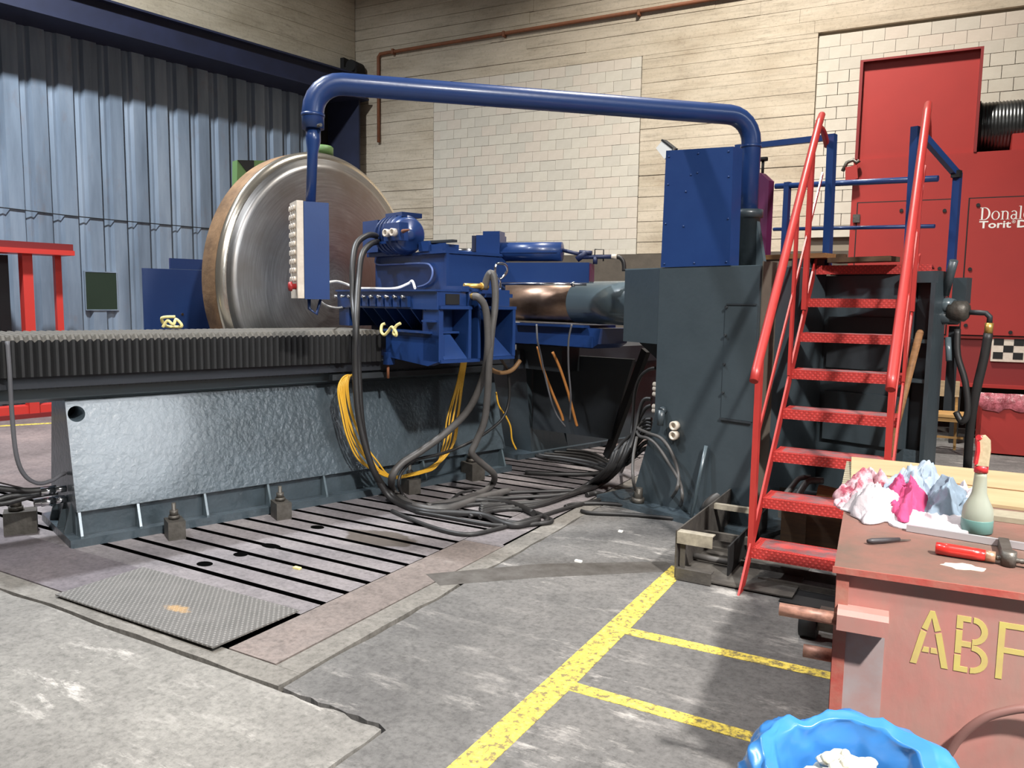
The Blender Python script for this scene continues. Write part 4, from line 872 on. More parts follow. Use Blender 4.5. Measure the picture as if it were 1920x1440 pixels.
('hose', 'rubber', 0.017, 'black hose in the bundle running from the grey column down to the floor', 'black hoses from the column to the bed', [[1.527, 3.98, 0.678], [1.46, 3.96, 0.653], [1.402, 3.92, 0.514], [1.389, 3.86, 0.465], [1.348, 3.8, 0.285], [0.981, 4.024, 0.05], [1.066, 3.657, 0.03], [0.978, 3.362, 0.017], [0.814, 3.041, 0.017], [0.748, 2.791, 0.017]]),
('hose', 'rubber', 0.017, 'black hose in the bundle running from the grey column down to the floor', 'black hoses from the column to the bed', [[1.529, 3.98, 0.642], [1.452, 3.96, 0.635], [1.366, 3.92, 0.492], [1.346, 3.86, 0.445], [1.308, 3.8, 0.288], [0.97, 3.976, 0.05], [1.061, 3.606, 0.03], [0.952, 3.335, 0.017], [0.799, 3.014, 0.017], [0.813, 2.738, 0.017]]),
('hose', 'rubber', 0.017, 'black hose in the bundle running from the grey column down to the floor', 'black hoses from the column to the bed', [[1.53, 3.98, 0.598], [1.466, 3.96, 0.568], [1.353, 3.92, 0.421], [1.327, 3.86, 0.429], [1.292, 3.8, 0.252], [0.973, 3.946, 0.05], [1.071, 3.573, 0.03], [1.061, 3.207, 0.017], [0.919, 2.893, 0.017], [0.876, 2.686, 0.017]]),
('hose', 'rubber', 0.017, 'black hose in the bundle running from the grey column down to the floor', 'black hoses from the column to the bed', [[1.533, 3.98, 0.544], [1.463, 3.96, 0.524], [1.342, 3.92, 0.375], [1.313, 3.86, 0.413], [1.278, 3.8, 0.252], [0.979, 3.92, 0.05], [1.082, 3.542, 0.03], [1.073, 3.178, 0.017], [0.939, 2.862, 0.017], [0.937, 2.635, 0.017]]),
('hose', 'rubber', 0.017, 'black hose in the bundle running from the grey column down to the floor', 'black hoses from the column to the bed', [[1.535, 3.98, 0.491], [1.467, 3.96, 0.468], [1.311, 3.92, 0.312], [1.273, 3.86, 0.393], [1.242, 3.8, 0.233], [0.97, 3.876, 0.05], [1.08, 3.495, 0.03], [1.11, 3.097, 0.017], [0.987, 2.786, 0.017], [0.998, 2.586, 0.017]]),
('hose', 'rubber', 0.017, 'black hose in the bundle running from the grey column down to the floor', 'black hoses from the column to the bed', [[1.537, 3.98, 0.429], [1.462, 3.96, 0.417], [1.29, 3.92, 0.257], [1.246, 3.86, 0.375], [1.218, 3.8, 0.233], [0.969, 3.842, 0.05], [1.085, 3.457, 0.03], [1.109, 3.068, 0.017], [0.995, 2.757, 0.017], [1.056, 2.538, 0.017]]),
('hose', 'rubber', 0.017, 'black hose in the bundle running from the grey column down to the floor', 'black hoses from the column to the bed', [[1.53, 3.98, 0.616], [1.453, 3.96, 0.607], [1.27, 3.92, 0.45], [1.231, 3.86, 0.359], [1.204, 3.8, 0.224], [0.974, 3.816, 0.05], [1.095, 3.427, 0.03], [1.143, 3.018, 0.017], [1.037, 2.708, 0.017], [1.113, 2.492, 0.017]]),
('cable', 'rubberg', 0.013, 'grey cable hanging in a long loop over the face of the column, left loop', None, [[1.459, 3.95, 0.609], [1.444, 3.9, 0.576], [1.555, 3.8, 0.557], [1.715, 3.7, 0.573], [1.821, 3.68, 0.535], [1.959, 3.66, 0.414], [2.077, 3.64, 0.293], [2.131, 3.6, 0.187], [1.905, 3.871, 0.013], [1.947, 3.746, 0.013]]),
('cable', 'rubberg', 0.013, 'grey cable hanging in a long loop over the face of the column, right loop', None, [[1.457, 3.95, 0.654], [1.449, 3.9, 0.604], [1.698, 3.72, 0.611], [1.875, 3.66, 0.6], [1.98, 3.66, 0.499], [2.046, 3.66, 0.346], [2.075, 3.6, 0.238], [1.732, 3.947, 0.03], [1.708, 3.806, 0.013], [1.497, 3.898, 0.013], [1.707, 3.55, 0.238], [1.637, 3.62, 0.408], [1.562, 3.75, 0.555]]),
('cable', 'rubber', 0.014, 'thin black cable arching into the side of the column from the floor', None, [[1.571, 3.95, 1.108], [1.496, 3.95, 1.085], [1.415, 3.95, 1.016], [1.323, 4.0, 0.861], [1.308, 4.0, 0.631], [1.314, 3.95, 0.361], [0.772, 4.51, 0.03]]),
('cable', 'rubber', 0.016, 'black cable lying on the floor between bed and column, front of the loose runs', None, [[0.549, 2.08, 0.016], [1.033, 2.061, 0.016], [1.375, 2.134, 0.016], [1.417, 2.39, 0.016], [1.383, 2.787, 0.016], [1.326, 3.308, 0.016], [1.365, 3.713, 0.016], [1.827, 3.755, 0.016], [2.125, 3.759, 0.016]]),
('cable', 'rubber', 0.016, 'black cable lying on the floor between bed and column, second of the loose runs', None, [[0.689, 2.206, 0.016], [1.009, 2.321, 0.016], [1.346, 2.451, 0.016], [1.511, 2.72, 0.016], [1.448, 2.868, 0.016], [1.252, 2.91, 0.016], [1.064, 2.8, 0.016], [1.038, 2.45, 0.016]]),
('cable', 'rubber', 0.022, 'black cable lying on the floor between bed and column, third of the loose runs', None, [[1.156, 3.614, 0.022], [1.175, 3.726, 0.022], [1.381, 3.695, 0.022], [1.662, 3.694, 0.022], [1.923, 3.764, 0.022], [2.118, 3.908, 0.022]]),
('cable', 'rubber', 0.016, 'black cable lying on the floor between bed and column, fourth of the loose runs', None, [[1.295, 3.217, 0.016], [1.291, 3.344, 0.016], [1.48, 3.581, 0.016], [1.876, 3.69, 0.016], [2.194, 3.798, 0.016]]),
('cable', 'rubber', 0.016, 'black cable lying on the floor between bed and column, fifth of the loose runs', None, [[1.463, 3.224, 0.016], [1.558, 3.243, 0.016], [1.769, 3.434, 0.016], [2.041, 3.607, 0.016], [2.212, 3.704, 0.016]]),
('cable', 'rubber', 0.016, 'black cable lying on the floor between bed and column, sixth of the loose runs', None, [[0.754, 2.411, 0.016], [0.81, 2.74, 0.016], [1.006, 2.908, 0.016], [1.391, 2.89, 0.016], [1.53, 2.833, 0.016], [1.486, 2.69, 0.016], [1.276, 2.562, 0.016], [0.944, 2.525, 0.016]]),
('cable', 'rubber', 0.018, 'black cable in the tangle on the floor behind the bed foot', 'cables tangled behind the bed', [[-0.831, 4.524, 0.05], [-0.594, 4.445, 0.018], [-0.56, 4.69, 0.018], [-0.381, 4.924, 0.018], [-0.076, 5.022, 0.018], [0.474, 4.738, 0.018]]),
('cable', 'rubber', 0.018, 'black cable in the tangle on the floor behind the bed foot', 'cables tangled behind the bed', [[-0.944, 4.648, 0.05], [-0.662, 4.506, 0.018], [-0.493, 4.626, 0.018], [-0.273, 4.814, 0.018], [0.045, 4.891, 0.018], [0.542, 4.66, 0.018]]),
('cable', 'rubber', 0.018, 'black cable in the tangle on the floor behind the bed foot', 'cables tangled behind the bed', [[-1.061, 4.776, 0.05], [-0.731, 4.569, 0.018], [-0.427, 4.564, 0.018], [-0.169, 4.708, 0.018], [0.16, 4.766, 0.018], [0.608, 4.584, 0.018]]),
('cable', 'rubber', 0.018, 'black cable in the tangle on the floor behind the bed foot', 'cables tangled behind the bed', [[-1.183, 4.91, 0.05], [-0.802, 4.633, 0.018], [-0.363, 4.503, 0.018], [-0.068, 4.606, 0.018], [0.271, 4.645, 0.018], [0.673, 4.51, 0.018]]),
('cable', 'rubber', 0.018, 'black cable in the tangle on the floor behind the bed foot', 'cables tangled behind the bed', [[-1.31, 5.05, 0.05], [-0.874, 4.698, 0.018], [-0.3, 4.443, 0.018], [0.029, 4.507, 0.018], [0.377, 4.529, 0.018], [0.735, 4.437, 0.018]]),
('cable', 'rubber', 0.022, 'dark cable lying straight across the floor from bed to column', None, [[0.198, 3.795, 0.022], [0.419, 3.966, 0.022], [0.606, 4.205, 0.022], [0.685, 4.495, 0.022]]),
('hose', 'rubberg', 0.03, 'fat grey hose arching out of the steel tray by the ladder', None, [[2.173, 3.813, 0.05], [2.257, 3.739, 0.15], [2.324, 3.765, 0.22], [2.39, 3.836, 0.25], [2.36, 4.044, 0.2]]),
('cable', 'rubberl', 0.013, 'grey cable hanging off the left end of the bellows to the bed end', None, [[0.05, -0.295, 1.349], [0.05, -0.292, 1.157], [-0.0, -0.284, 0.925], [-0.05, -0.266, 0.652], [-0.1, -0.221, 0.503], [-0.15, -0.142, 0.427], [-0.2, -0.058, 0.42], [-0.25, 0.005, 0.438], [-0.3, 0.044, 0.438]]),
('hose', 'rubber', 0.02, 'black hose plugged into the bed end at the far left, upper of the three', None, [[-0.32, -0.406, 0.413], [-0.32, -0.264, 0.371], [-0.32, -0.145, 0.346], [-0.32, -0.006, 0.343]]),
('hose', 'rubber', 0.02, 'black hose plugged into the bed end at the far left, lower of the three', None, [[-0.32, -0.411, 0.3], [-0.32, -0.265, 0.329], [-0.32, -0.146, 0.318], [-0.32, -0.007, 0.325]]),
('hose', 'rubber', 0.02, 'black hose plugged into the bed end at the far left, lowest of the three', None, [[-0.32, -0.411, 0.3], [-0.32, -0.297, 0.288], [-0.32, -0.147, 0.311], [-0.32, 0.002, 0.316]]),
('cable', 'whitec', 0.009, 'white cable looping from the lower edge of the pendant box to the carriage', None, [[0.298, 1.6, 1.657], [-0.205, 1.9, 1.606], [-0.646, 2.2, 1.568], [-0.722, 2.33, 1.554], [-0.654, 2.345, 1.56]]),
('cable', 'whitec', 0.011, 'white cable bowing from the side of the pendant box onto the manifold', None, [[0.38, 1.6, 1.726], [-0.087, 1.9, 1.758], [-0.483, 2.2, 1.779], [-0.55, 2.33, 1.76], [-0.439, 2.36, 1.728], [-0.162, 2.36, 1.722], [0.161, 2.36, 1.721], [0.145, 2.5, 1.763], [0.206, 2.5, 1.784], [0.447, 2.36, 1.724]]),
('cable', 'bluepipe', 0.009, 'pale blue copper line bent in a hairpin on the carriage housing', None, [[-0.787, 2.78, 2.044], [-0.788, 2.78, 1.961], [-0.482, 2.78, 1.952], [-0.013, 2.77, 1.944], [0.088, 2.77, 1.914], [0.112, 2.77, 1.86], [0.074, 2.77, 1.793], [-0.012, 2.77, 1.758], [-0.122, 2.78, 1.745]]),
]
# ================================================================ red stairs (frame W)
st = thing('red_stairs', 'steep red steel stairs with tread-plate steps and round handrails', 'stairs', 'W', (-.64, 5.3, 0))
XL, XR = -.993, -.30
def sy(z): return 4.311+z*1.0165          # front edge of the stringers
for x in (XL, XR):
    part('stringer', P(.002).prism([(4.311, .0), (4.43, .0), (6.48, 2.02), (6.30, 1.99)], 'x', x-.006, x+.006), 'red', st)
tm = P(.002).box(XL+.007, XR-.007, 0, .235, -.005, 0).box(XL+.007, XR-.007, 0, .006, -.062, -.005)
tread = mesh('tread', tm, 'red_tread', (0, 0, 0))
for i in range(8):
    z = .215+.2445*i
    if i < 7: piece('tread', tread, st, (0, sy(z)+.02, z))
for i in range(7):
    z = .2165+.2445*i
    part('tread_wear', P().box(XL+.05, XR-.05, sy(z)+.05, sy(z)+.235, z-.001, z), 'red_worn', st)
part('landing', P(.002).box(XL+.01, XR+.09, 6.30, 6.85, 1.92, 1.932).box(XL+.01, XR+.09, 6.295, 6.305, 1.866, 1.932), 'red_tread', st)
for x in (XL, XR):
    o = .0
    part('handrail', P().tube([(x, 4.45, 1.20), (x, 4.50, 1.262), (x, 5.6, 2.40), (x, 6.15, 2.955), (x, 6.25, 3.03)], [.025, .027, .027, .027, .024], 14), 'red', st)
    part('rail_post', P(.003).box(x-.016, x+.016, 4.55, 4.61, .20, 1.31), 'red', st)
    part('rail_post', P(.003).box(x-.016, x+.016, 5.90, 5.965, 1.60, 2.70), 'red', st)
    part('mid_rail', P(.002).bar((x, 4.60, .85), (x, 6.42, 2.63), .010, .032), 'red', st)
    part('post_brace', P(.003).box(x-.008, x+.010, 5.46, 5.52, 1.16, 2.27), 'red', st)
    c = -.995 if x == XL else -.33
    part('end_bow', P().tube([(x, 6.12, 2.92), (x-.0, 6.32, 2.93), (x, 6.46, 2.90), (x, 6.55, 2.86)], .022, 10, 3), 'red', st)
# ================================================================ steel tray by the stairs (frame W)
tr = thing('steel_tray', 'open grey steel tray with angle-iron front, beside the foot of the red stairs', 'tray', 'W', (-1.2, 4.9, 0))
part('side', P().prism([(4.37, .012), (5.95, .012), (5.95, .30), (4.37, .30)], 'x', -1.385, -1.375), 'tray_steel', tr)
part('floor_sheet', P().box(-1.375, -.72, 4.40, 5.95, .01, .018), 'tray_steel', tr)
part('back', P().box(-1.375, -.72, 5.94, 5.95, .018, .28), 'tray_steel', tr)
part('angle_iron', P(.002).box(-1.375, -1.165, 4.365, 4.371, .225, .295).box(-1.375, -1.165, 4.371, 4.43, .289, .295), 'tray_edge', tr, 'pale angle iron')
part('angle_iron', P(.002).box(-1.375, -1.165, 4.365, 4.371, .005, .075).box(-1.375, -1.165, 4.371, 4.43, .069, .075), 'tray_steel', tr)
part('upright', P().box(-1.36, -1.33, 4.39, 4.40, .075, .225), 'tray_steel', tr)
part('bar', P(.002).box(-1.374, -1.10, 5.15, 5.19, .255, .29), 'tray_edge', tr)
part('bar', P(.002).box(-1.374, -1.08, 4.92, 4.95, .11, .16), 'tray_steel', tr)
part('inner_plate', P().box(-1.12, -1.11, 4.55, 5.6, .02, .2), 'black', tr)
part('pipe', P().cyl((-1.37, 4.72, .05), (-1.12, 4.72, .045), .02, n=8), 'rubberg', tr)
sk = thing('scrap_heap', 'heap of dark machine scrap on a timber box under the stairs', 'scrap', 'W', (-.7, 5.4, .3))
part('timber_box', P(.004).box(-.93, -.78, 5.12, 5.40, .02, .33).box(-.78, -.72, 5.14, 5.4, .02, .33), 'wood_dark', sk)
part('timber_box', P(.004).box(-.72, -.32, 5.14, 5.42, .02, .32), 'wood_dark', sk)
part('lid', P(.004).box(-.93, -.30, 5.14, 5.6, .332, .36), 'grey_dark', sk)
part('tube', P().tube([(-.93, 5.2, .40), (-.89, 5.24, .46), (-.86, 5.3, .50), (-.80, 5.34, .505)], .018, 8, 3), 'rubberg', sk)
part('tube', P().tube([(-.86, 5.2, .38), (-.83, 5.24, .45), (-.80, 5.3, .49), (-.72, 5.34, .495)], .022, 8, 3), 'rubberg', sk)
part('timber_roll', P().cyl((-.74, 5.28, .425), (-.47, 5.28, .405), .055, .045, 12), 'wood_brown', sk)
part('roller', P().cyl((-.60, 5.22, .385), (-.34, 5.22, .385), .026, n=12), 'steel_dark', sk)
part('strap', P().tube([(-.56, 5.22, .41), (-.52, 5.27, .47), (-.46, 5.3, .44), (-.4, 5.26, .40)], .014, 6, 3), 'black', sk)
fp = thing('floor_frame', 'flat dark steel frame on the floor under the lowest stair tread', 'frame', 'W', (-.7, 4.7, 0))
part('frame_bar', P(.002).box(-.95, -.25, 4.60, 4.63, .001, .03), 'tray_steel', fp)
part('frame_bar', P(.002).box(-1.10, -.25, 4.78, 4.81, .001, .05), 'tray_steel', fp)
part('sheet', P().box(-.78, -.25, 4.34, 4.58, .001, .006), 'black', fp)
solo('wooden_pole', 'round wooden pole leaning on the gearbox right of the stairs', 'pole', 'M', (3.27, 4.5, .3), P().cyl((3.17, 4.40, .0), (3.355, 4.58, 1.45), .024, n=12).ball((3.356, 4.581, 1.452), .024), 'wood_brown')
# ================================================================ dust collector (frame B)
dc = thing('dust_collector', 'big red dust extraction cabinet with bolted doors and white lettering', 'dust extractor', 'B', (10.5, -1.0, 0))
F = -1.7
part('cabinet', P(.012).box(8.955, 13.0, F, -.25, 1.275, 3.44), 'red_cab', dc)
part('lower_body', P(.006).box(8.97, 12.98, F+.061, -.25, .70, 1.274), 'red_cab', dc)
part('hood', P(.008).box(8.985, 10.25, F+.05, -.5, 3.442, 4.60), 'red_cab', dc)
for a in ((8.965, 9.0, 3.442, 4.625), (10.235, 10.265, 3.442, 4.625)): part('hood_frame', P(.003).box(a[0], a[1], F-.01, -.5, a[2], a[3]), 'red_dark', dc)
part('hood_frame', P(.003).box(9.0, 10.235, F-.01, -.5, 4.601, 4.625), 'red_dark', dc)
part('hood_box', P(.006).box(10.62, 12.5, F+.1, -.7, 3.442, 3.64), 'red_cab', dc)
def door(s0, s1, z0, z1, bolts, hinges):
    d = part('door', P(.006).box(s0, s1, F-.022, F-.001, z0, z1), 'red_cab', dc)
    e = P()
    for a in ((s0-.014, s0-.002, z0, z1), (s1+.002, s1+.014, z0, z1), (s0-.014, s1+.014, z1+.002, z1+.014), (s0-.014, s1+.014, z0-.014, z0-.002)): e.box(a[0], a[1], F-.006, F-.001, a[2], a[3])
    part('door_gap', e, 'black', dc)
    for s, z in bolts: part('bolt', P().cyl((s, F-.022, z), (s, F-.032, z), .021, n=10), 'black', d)
    for z in hinges: part('hinge', P(.003).box(s0-.05, s0+.03, F-.04, F-.022, z-.05, z+.05), 'tray_steel', d)
    return d
door(9.035, 10.075, 1.32, 2.905, ((9.52, 2.80), (9.98, 2.78), (9.97, 2.10), (9.97, 1.5)), (2.72, 2.06))
d2 = door(10.235, 12.3, 1.32, 2.905, ((10.32, 2.83), (10.83, 2.83), (10.285, 2.09), (10.285, 1.43), (10.74, 1.36)), ())
part('skirt', P(.006).box(9.05, 12.9, F+.03, F+.06, .72, 1.27), 'red_dark', dc)  # darker red: shade on the lower panel put into its colour
part('skirt_bar', P(.004).box(8.96, 12.9, F-.02, F+.03, .70, .74), 'red_cab', dc)
for s in (9.02, 10.2, 12.5): part('leg', P(.004).box(s, s+.09, F+.02, F+.12, 0, .70), 'black', dc)
ls = P().box(8.86, 8.97, F-.06, F+.0, 3.33, 3.38)
part('lamp_bracket', P(.004).hexa([(8.88, F-.10, 3.14), (9.02, F-.10, 3.2), (9.02, F-.01, 3.2), (8.88, F-.01, 3.14), (8.87, F-.10, 3.34), (9.0, F-.10, 3.36), (9.0, F-.01, 3.36), (8.87, F-.01, 3.34)]), 'red_cab', dc)
part('lamp_clip', P().tube([(8.84, F-.08, 3.30), (8.88, F-.06, 3.40), (8.95, F-.06, 3.43), (8.99, F-.06, 3.39), (9.02, F-.06, 3.42)], .025, 6), 'steel_dark', dc)
def text(name, body, size, loc, parent, m, serif=False, bold=0, sx=1):
    cu = bpy.data.curves.new(name, 'FONT'); cu.body = body; cu.size = size; cu.extrude = .0006; cu.offset = bold; cu.resolution_u = 3
    o = bpy.data.objects.new('tmp', cu); COL.objects.link(o); bpy.context.view_layer.update()
    me = bpy.data.meshes.new_from_object(o.evaluated_get(bpy.context.evaluated_depsgraph_get())); bpy.data.objects.remove(o)
    me.transform(Matrix.Translation(Vector(loc)-ORG[parent.name]) @ Matrix.Rotation(R(90), 4, 'X') @ Matrix.Diagonal((sx, 1, 1, 1)))
    me.materials.clear(); me.materials.append(MATS[m])
    t = bpy.data.objects.new(name, me); COL.objects.link(t); t.parent = parent; ORG[t.name] = ORG[parent.name]; return t
# lettering: serif line (built stroke by stroke) over a heavy sans line
def strokes(glyphs, x, z, h, y, parent, m):
    p = P(); th = .0012
    def bar(a, b, c, d): p.box(x+a*h, x+b*h, y-th, y, z+c*h, z+d*h)
    def arc(cx, cz, rx, rz_, wx, wz, a0, a1, n=20):
        ou = [(x+(cx+rx*math.cos(R(a0+(a1-a0)*i/n)))*h, z+(cz+rz_*math.sin(R(a0+(a1-a0)*i/n)))*h) for i in range(n+1)]
        inn = [(x+(cx+(rx-wx)*math.cos(R(a0+(a1-a0)*i/n)))*h, z+(cz+(rz_-wz)*math.sin(R(a0+(a1-a0)*i/n)))*h) for i in range(n+1)]
        for i in range(n): p.prism([ou[i], ou[i+1], inn[i+1], inn[i]], 'y', y-th, y)
    for g in glyphs:
        if g == 'D': bar(0, .32, 0, .045); bar(0, .32, .955, 1); bar(.10, .22, 0, 1); arc(.30, .5, .42, .5, .13, .05, -90, 90); adv = .80
        elif g == 'o': arc(.29, .34, .29, .35, .10, .04, 0, 360, 28); adv = .64
        elif g == 'n': bar(0, .24, 0, .035); bar(.36, .60, 0, .035); bar(.08, .175, 0, .68); bar(0, .1, .62, .66); bar(.43, .525, 0, .46); arc(.30, .46, .225, .22, .095, .05, 0, 150); adv = .66
        elif g == 'a': arc(.20, .19, .19, .20, .09, .05, 40, 330); bar(.34, .43, .05, .48); bar(.34, .50, 0, .04); arc(.22, .48, .21, .20, .09, .05, 0, 150); bar(.2, .36, .36, .40); adv = .54
        elif g == 'l': bar(.08, .175, 0, 1.03); bar(0, .26, 0, .035); bar(0, .1, .985, 1.03); adv = .32
        elif g == 'd': arc(.25, .33, .25, .34, .10, .05, 40, 320); bar(.41, .505, 0, 1.03); bar(.32, .42, .985, 1.03); bar(.5, .58, 0, .035); adv = .64
        elif g == 's': arc(.2, .5, .19, .18, .08, .05, 20, 250); arc(.2, .18, .2, .19, .09, .05, -160, 90); adv = .48
        x += adv*h
    return p
part('lettering', strokes('Donaldson', 10.345, 2.655, .145, F-.0225, dc, 'white'), 'white', d2, 'white serif lettering')
t2 = text('lettering', 'Torit', .115, (10.345, F-.0228, 2.563), d2, 'white', bold=.0022, sx=1.3)
text('lettering', '\u00ae', .05, (10.668, F-.0228, 2.61), d2, 'white')
text('lettering', 'DCE', .115, (10.715, F-.0228, 2.563), d2, 'white', bold=.0035, sx=1.35)
t2['label'] = 'bold white lettering under the serif line'
du = thing('extraction_duct', 'dark ribbed metal duct leaving the red cabinet at the upper right', 'duct', 'B', (11, -1.1, 3.8))
pr = []
for i in range(60): pr += [(i*.036, .302), (i*.036+.012, .312), (i*.036+.024, .302)]
part('duct_tube', P().lathe([(0, .1)]+pr+[(60*.036, .1)], (10.268, -1.22, 3.785), (1, 0, 0), 40), 'duct_metal', du)
part('flange', P().cyl((10.27, -1.22, 3.785), (10.30, -1.22, 3.785), .33, n=32), 'black', du)
part('support', P().box(10.5, 10.56, -.95, -.9, 3.442, 3.6), 'black', du)
sg = thing('target_sticker', 'black and white checker target sheet stuck on the lower red panel', 'sticker', 'B', (10.72, F+.03, 1.17))
g0, g1, h0, h1 = 10.585, 10.885, 1.045, 1.285
part('sheet', P().box(g0-.02, g1+.02, F-.0215+.022, F+.029, h0-.03, h1+.035), 'ivory', sg)
dw, dh_ = (g1-g0)/3, (h1-h0)/3
for i in range(3):
    for j in range(3):
        if (i+j) % 2 == 0: part('square', P().box(g0+i*dw, g0+(i+1)*dw, F-.002, F+.0003, h0+j*dh_, h0+(j+1)*dh_), 'black', sg)
bn = thing('dust_bin', 'red sheet dust bin under the extractor with plastic film round its rim', 'bin', 'B', (11.0, -2.0, 0))
part('bin_body', P(.01).box(10.47, 11.7, -2.3, -1.72+.02, .02, .60), 'red_cab', bn)
fr = P()
q = random.Random(3); top = []; mid = []; low = []
n = 26
for i in range(n+1):
    s = 10.43+i*1.3/n
    top.append(fr.bm.verts.new((s, -2.30+q.uniform(-.01, .03), .695)))
    mid.append(fr.bm.verts.new((s, -2.335+q.uniform(-.03, .02), .62+q.uniform(-.02, .02))))
    low.append(fr.bm.verts.new((s, -2.315+q.uniform(-.012, .006), .545-.06*abs(math.sin(i*.5))+q.uniform(-.02, .02))))
for a, b in ((top, mid), (mid, low)):
    for i in range(n): f = fr.bm.faces.new([a[i], a[i+1], b[i+1], b[i]]); f.smooth = True
part('plastic_film', fr, 'film', bn, 'crumpled clear plastic film')
part('rim', P(.004).box(10.45, 11.72, -2.29, -1.69, .602, .63), 'red_dark', bn)
solo('white_rag', 'scrap of white rag lying at the foot of the red dust bin', 'rag', 'B', (10.5, -2.45, 0), P().ball((10.5, -2.46, .035), .035, 10, (1.5, 1, 1)), 'rag_white')
ks = thing('kerb', 'low concrete kerb at the back behind the wooden chair', 'kerb', 'B', (10, -1.6, 0))
part('kerb_top', P(.01).box(9.2, 13, -1.55, -.02, 0, .06), 'floor_curb', ks)
# wooden chair
chh = thing('wooden_chair', 'small worn wooden chair with plywood back standing before the red extractor', 'chair', 'B', (10.10, -2.35, 0))
def leg(a, b, w=.028): return P(.003).bar(a, b, w, w, (0, 1, .01))
part('seat', P(.006).box(9.92, 10.34, -2.62, -2.22, .425, .455), 'chair_wood', chh)
part('seat_rail', P(.003).box(9.94, 10.32, -2.60, -2.575, .375, .425), 'chair_wood', chh)
for x in (9.945, 10.315): part('leg', leg((x, -2.59, 0), (x, -2.59, .425)), 'chair_wood', chh)
for x in (9.955, 10.205): part('leg', leg((x+.03, -2.18, 0), (x+.01, -2.20, .80)), 'chair_wood', chh)
part('backrest', P(.004).box(9.95, 10.24, -2.225, -2.205, .62, .80), 'chair_ply', chh)
part('stretcher', P(.002).box(9.96, 10.3, -2.40, -2.385, .16, .185), 'chair_wood', chh)
# ================================================================ red scrap box with tools (frame K)
kb = thing('scrap_box', 'worn pale red steel scrap box stencilled with yellow letters, front right', 'scrap box', 'K', (.4, .8, 0))
ZT = .87
part('front', P(.003).box(.012, 1.6, .012, .022, .10, ZT-.02), 'box_red', kb)
part('side', P(.003).box(.012, .022, .022, 1.62, .10, ZT-.03), 'box_red2', kb)
part('corner_post', P(.004).box(-.004, .030, .002, .012, .03, ZT-.022), 'box_red2', kb)
part('corner_post', P(.004).box(-.006, .011, .013, .06, .03, ZT-.022), 'box_red2', kb)
part('lid', P(.003).box(-.012, 1.62, -.006, 1.64, ZT-.02, ZT), 'box_top', kb)
part('lid_edge', P(.002).box(-.016, 1.62, -.011, -.007, ZT-.018, ZT+.001), 'box_red2', kb)
part('floor_pan', P(.003).box(.0, 1.6, .0, 1.62, .04, .10), 'box_red2', kb)
part('patch', P(.001).box(.028, .132, .006, .0115, .28, .70), 'box_patch', kb, 'grey patch')  # flat greyer area of colour below the lug
part('lug', P(.003).prism([(-.055, .700), (-.055, .745), (-.038, .757), (.011, .757), (.011, .700)], 'x', .004, .138), 'box_red', kb)
part('pin', P().cyl((-.155, -.025, .722), (.004, -.025, .722), .019, n=14), 'pin_rust', kb, 'rust-streaked pin')
part('pin', P().cyl((-.09, .10, .555), (-.002, .10, .555), .02, n=14), 'pin_rust', kb, 'rust-streaked pin')
part('handle_ring', P().tube([(.30, -.02, .36), (.33, -.025, .44), (.37, -.03, .50), (.42, -.03, .54), (.50, -.03, .57), (.60, -.03, .55), (.66, -.03, .45)], .012, 8, 4), 'ring_paint', kb)
# stencilled letters
sl = P(); yy = .0112
def L(poly): sl.prism([(x, z) for x, z in poly], 'y', yy-.0006, yy+.0008)
def arc(cx, cz, r0x, r0z, wdt, a0, a1, n=10):
    for i in range(n):
        t0, t1 = R(a0+(a1-a0)*i/n), R(a0+(a1-a0)*(i+1)/n)
        L([(cx+r0x*math.cos(t0), cz+r0z*math.sin(t0)), (cx+r0x*math.cos(t1), cz+r0z*math.sin(t1)), (cx+(r0x-wdt)*math.cos(t1), cz+(r0z-wdt)*math.sin(t1)), (cx+(r0x-wdt)*math.cos(t0), cz+(r0z-wdt)*math.sin(t0))])
za, zb = .617, .777; ww = .0155
# A
L([(.200, za), (.2165, za), (.2365, .712), (.2215, .718)]); L([(.2235, .724), (.238, .7185), (.2475, .757), (.2475, .777), (.2415, .777)])
L([(.2475, .777), (.2475, .757), (.257, .7185), (.2715, .724), (.2535, .777)]); L([(.2585, .712), (.2735, .718), (.295, za), (.2785, za)])
L([(.2275, .655), (.2450, .655), (.2450, .670), (.2315, .670)]); L([(.2495, .655), (.2675, .655), (.2635, .670), (.2495, .670)])
# B
L([(.308, za), (.308+ww, za), (.308+ww, .664), (.308, .664)]); L([(.308, .669), (.308+ww, .669), (.308+ww, .735), (.308, .735)]); L([(.308, .740), (.308+ww, .740), (.308+ww, zb), (.308, zb)])
for z in (za, .690, zb-ww): L([(.308+ww, z), (.346-(.004 if z != .690 else 0), z), (.346-(.004 if z != .690 else 0), z+ww), (.308+ww, z+ww)])
arc(.348, .7375, .036, .0395, ww, -90, 90); arc(.348, .6575, .041, .0405, ww, -90, 90)
# F
L([(.408, za), (.408+ww, za), (.408+ww, zb), (.408, zb)]); L([(.408+ww, zb-ww), (.495, zb-ww), (.495, zb), (.408+ww, zb)]); L([(.408+ww, .692), (.480, .692), (.480, .707), (.408+ww, .707)])
part('stencil_letters', sl, 'stencil', kb, 'yellow stencilled letters A B F')
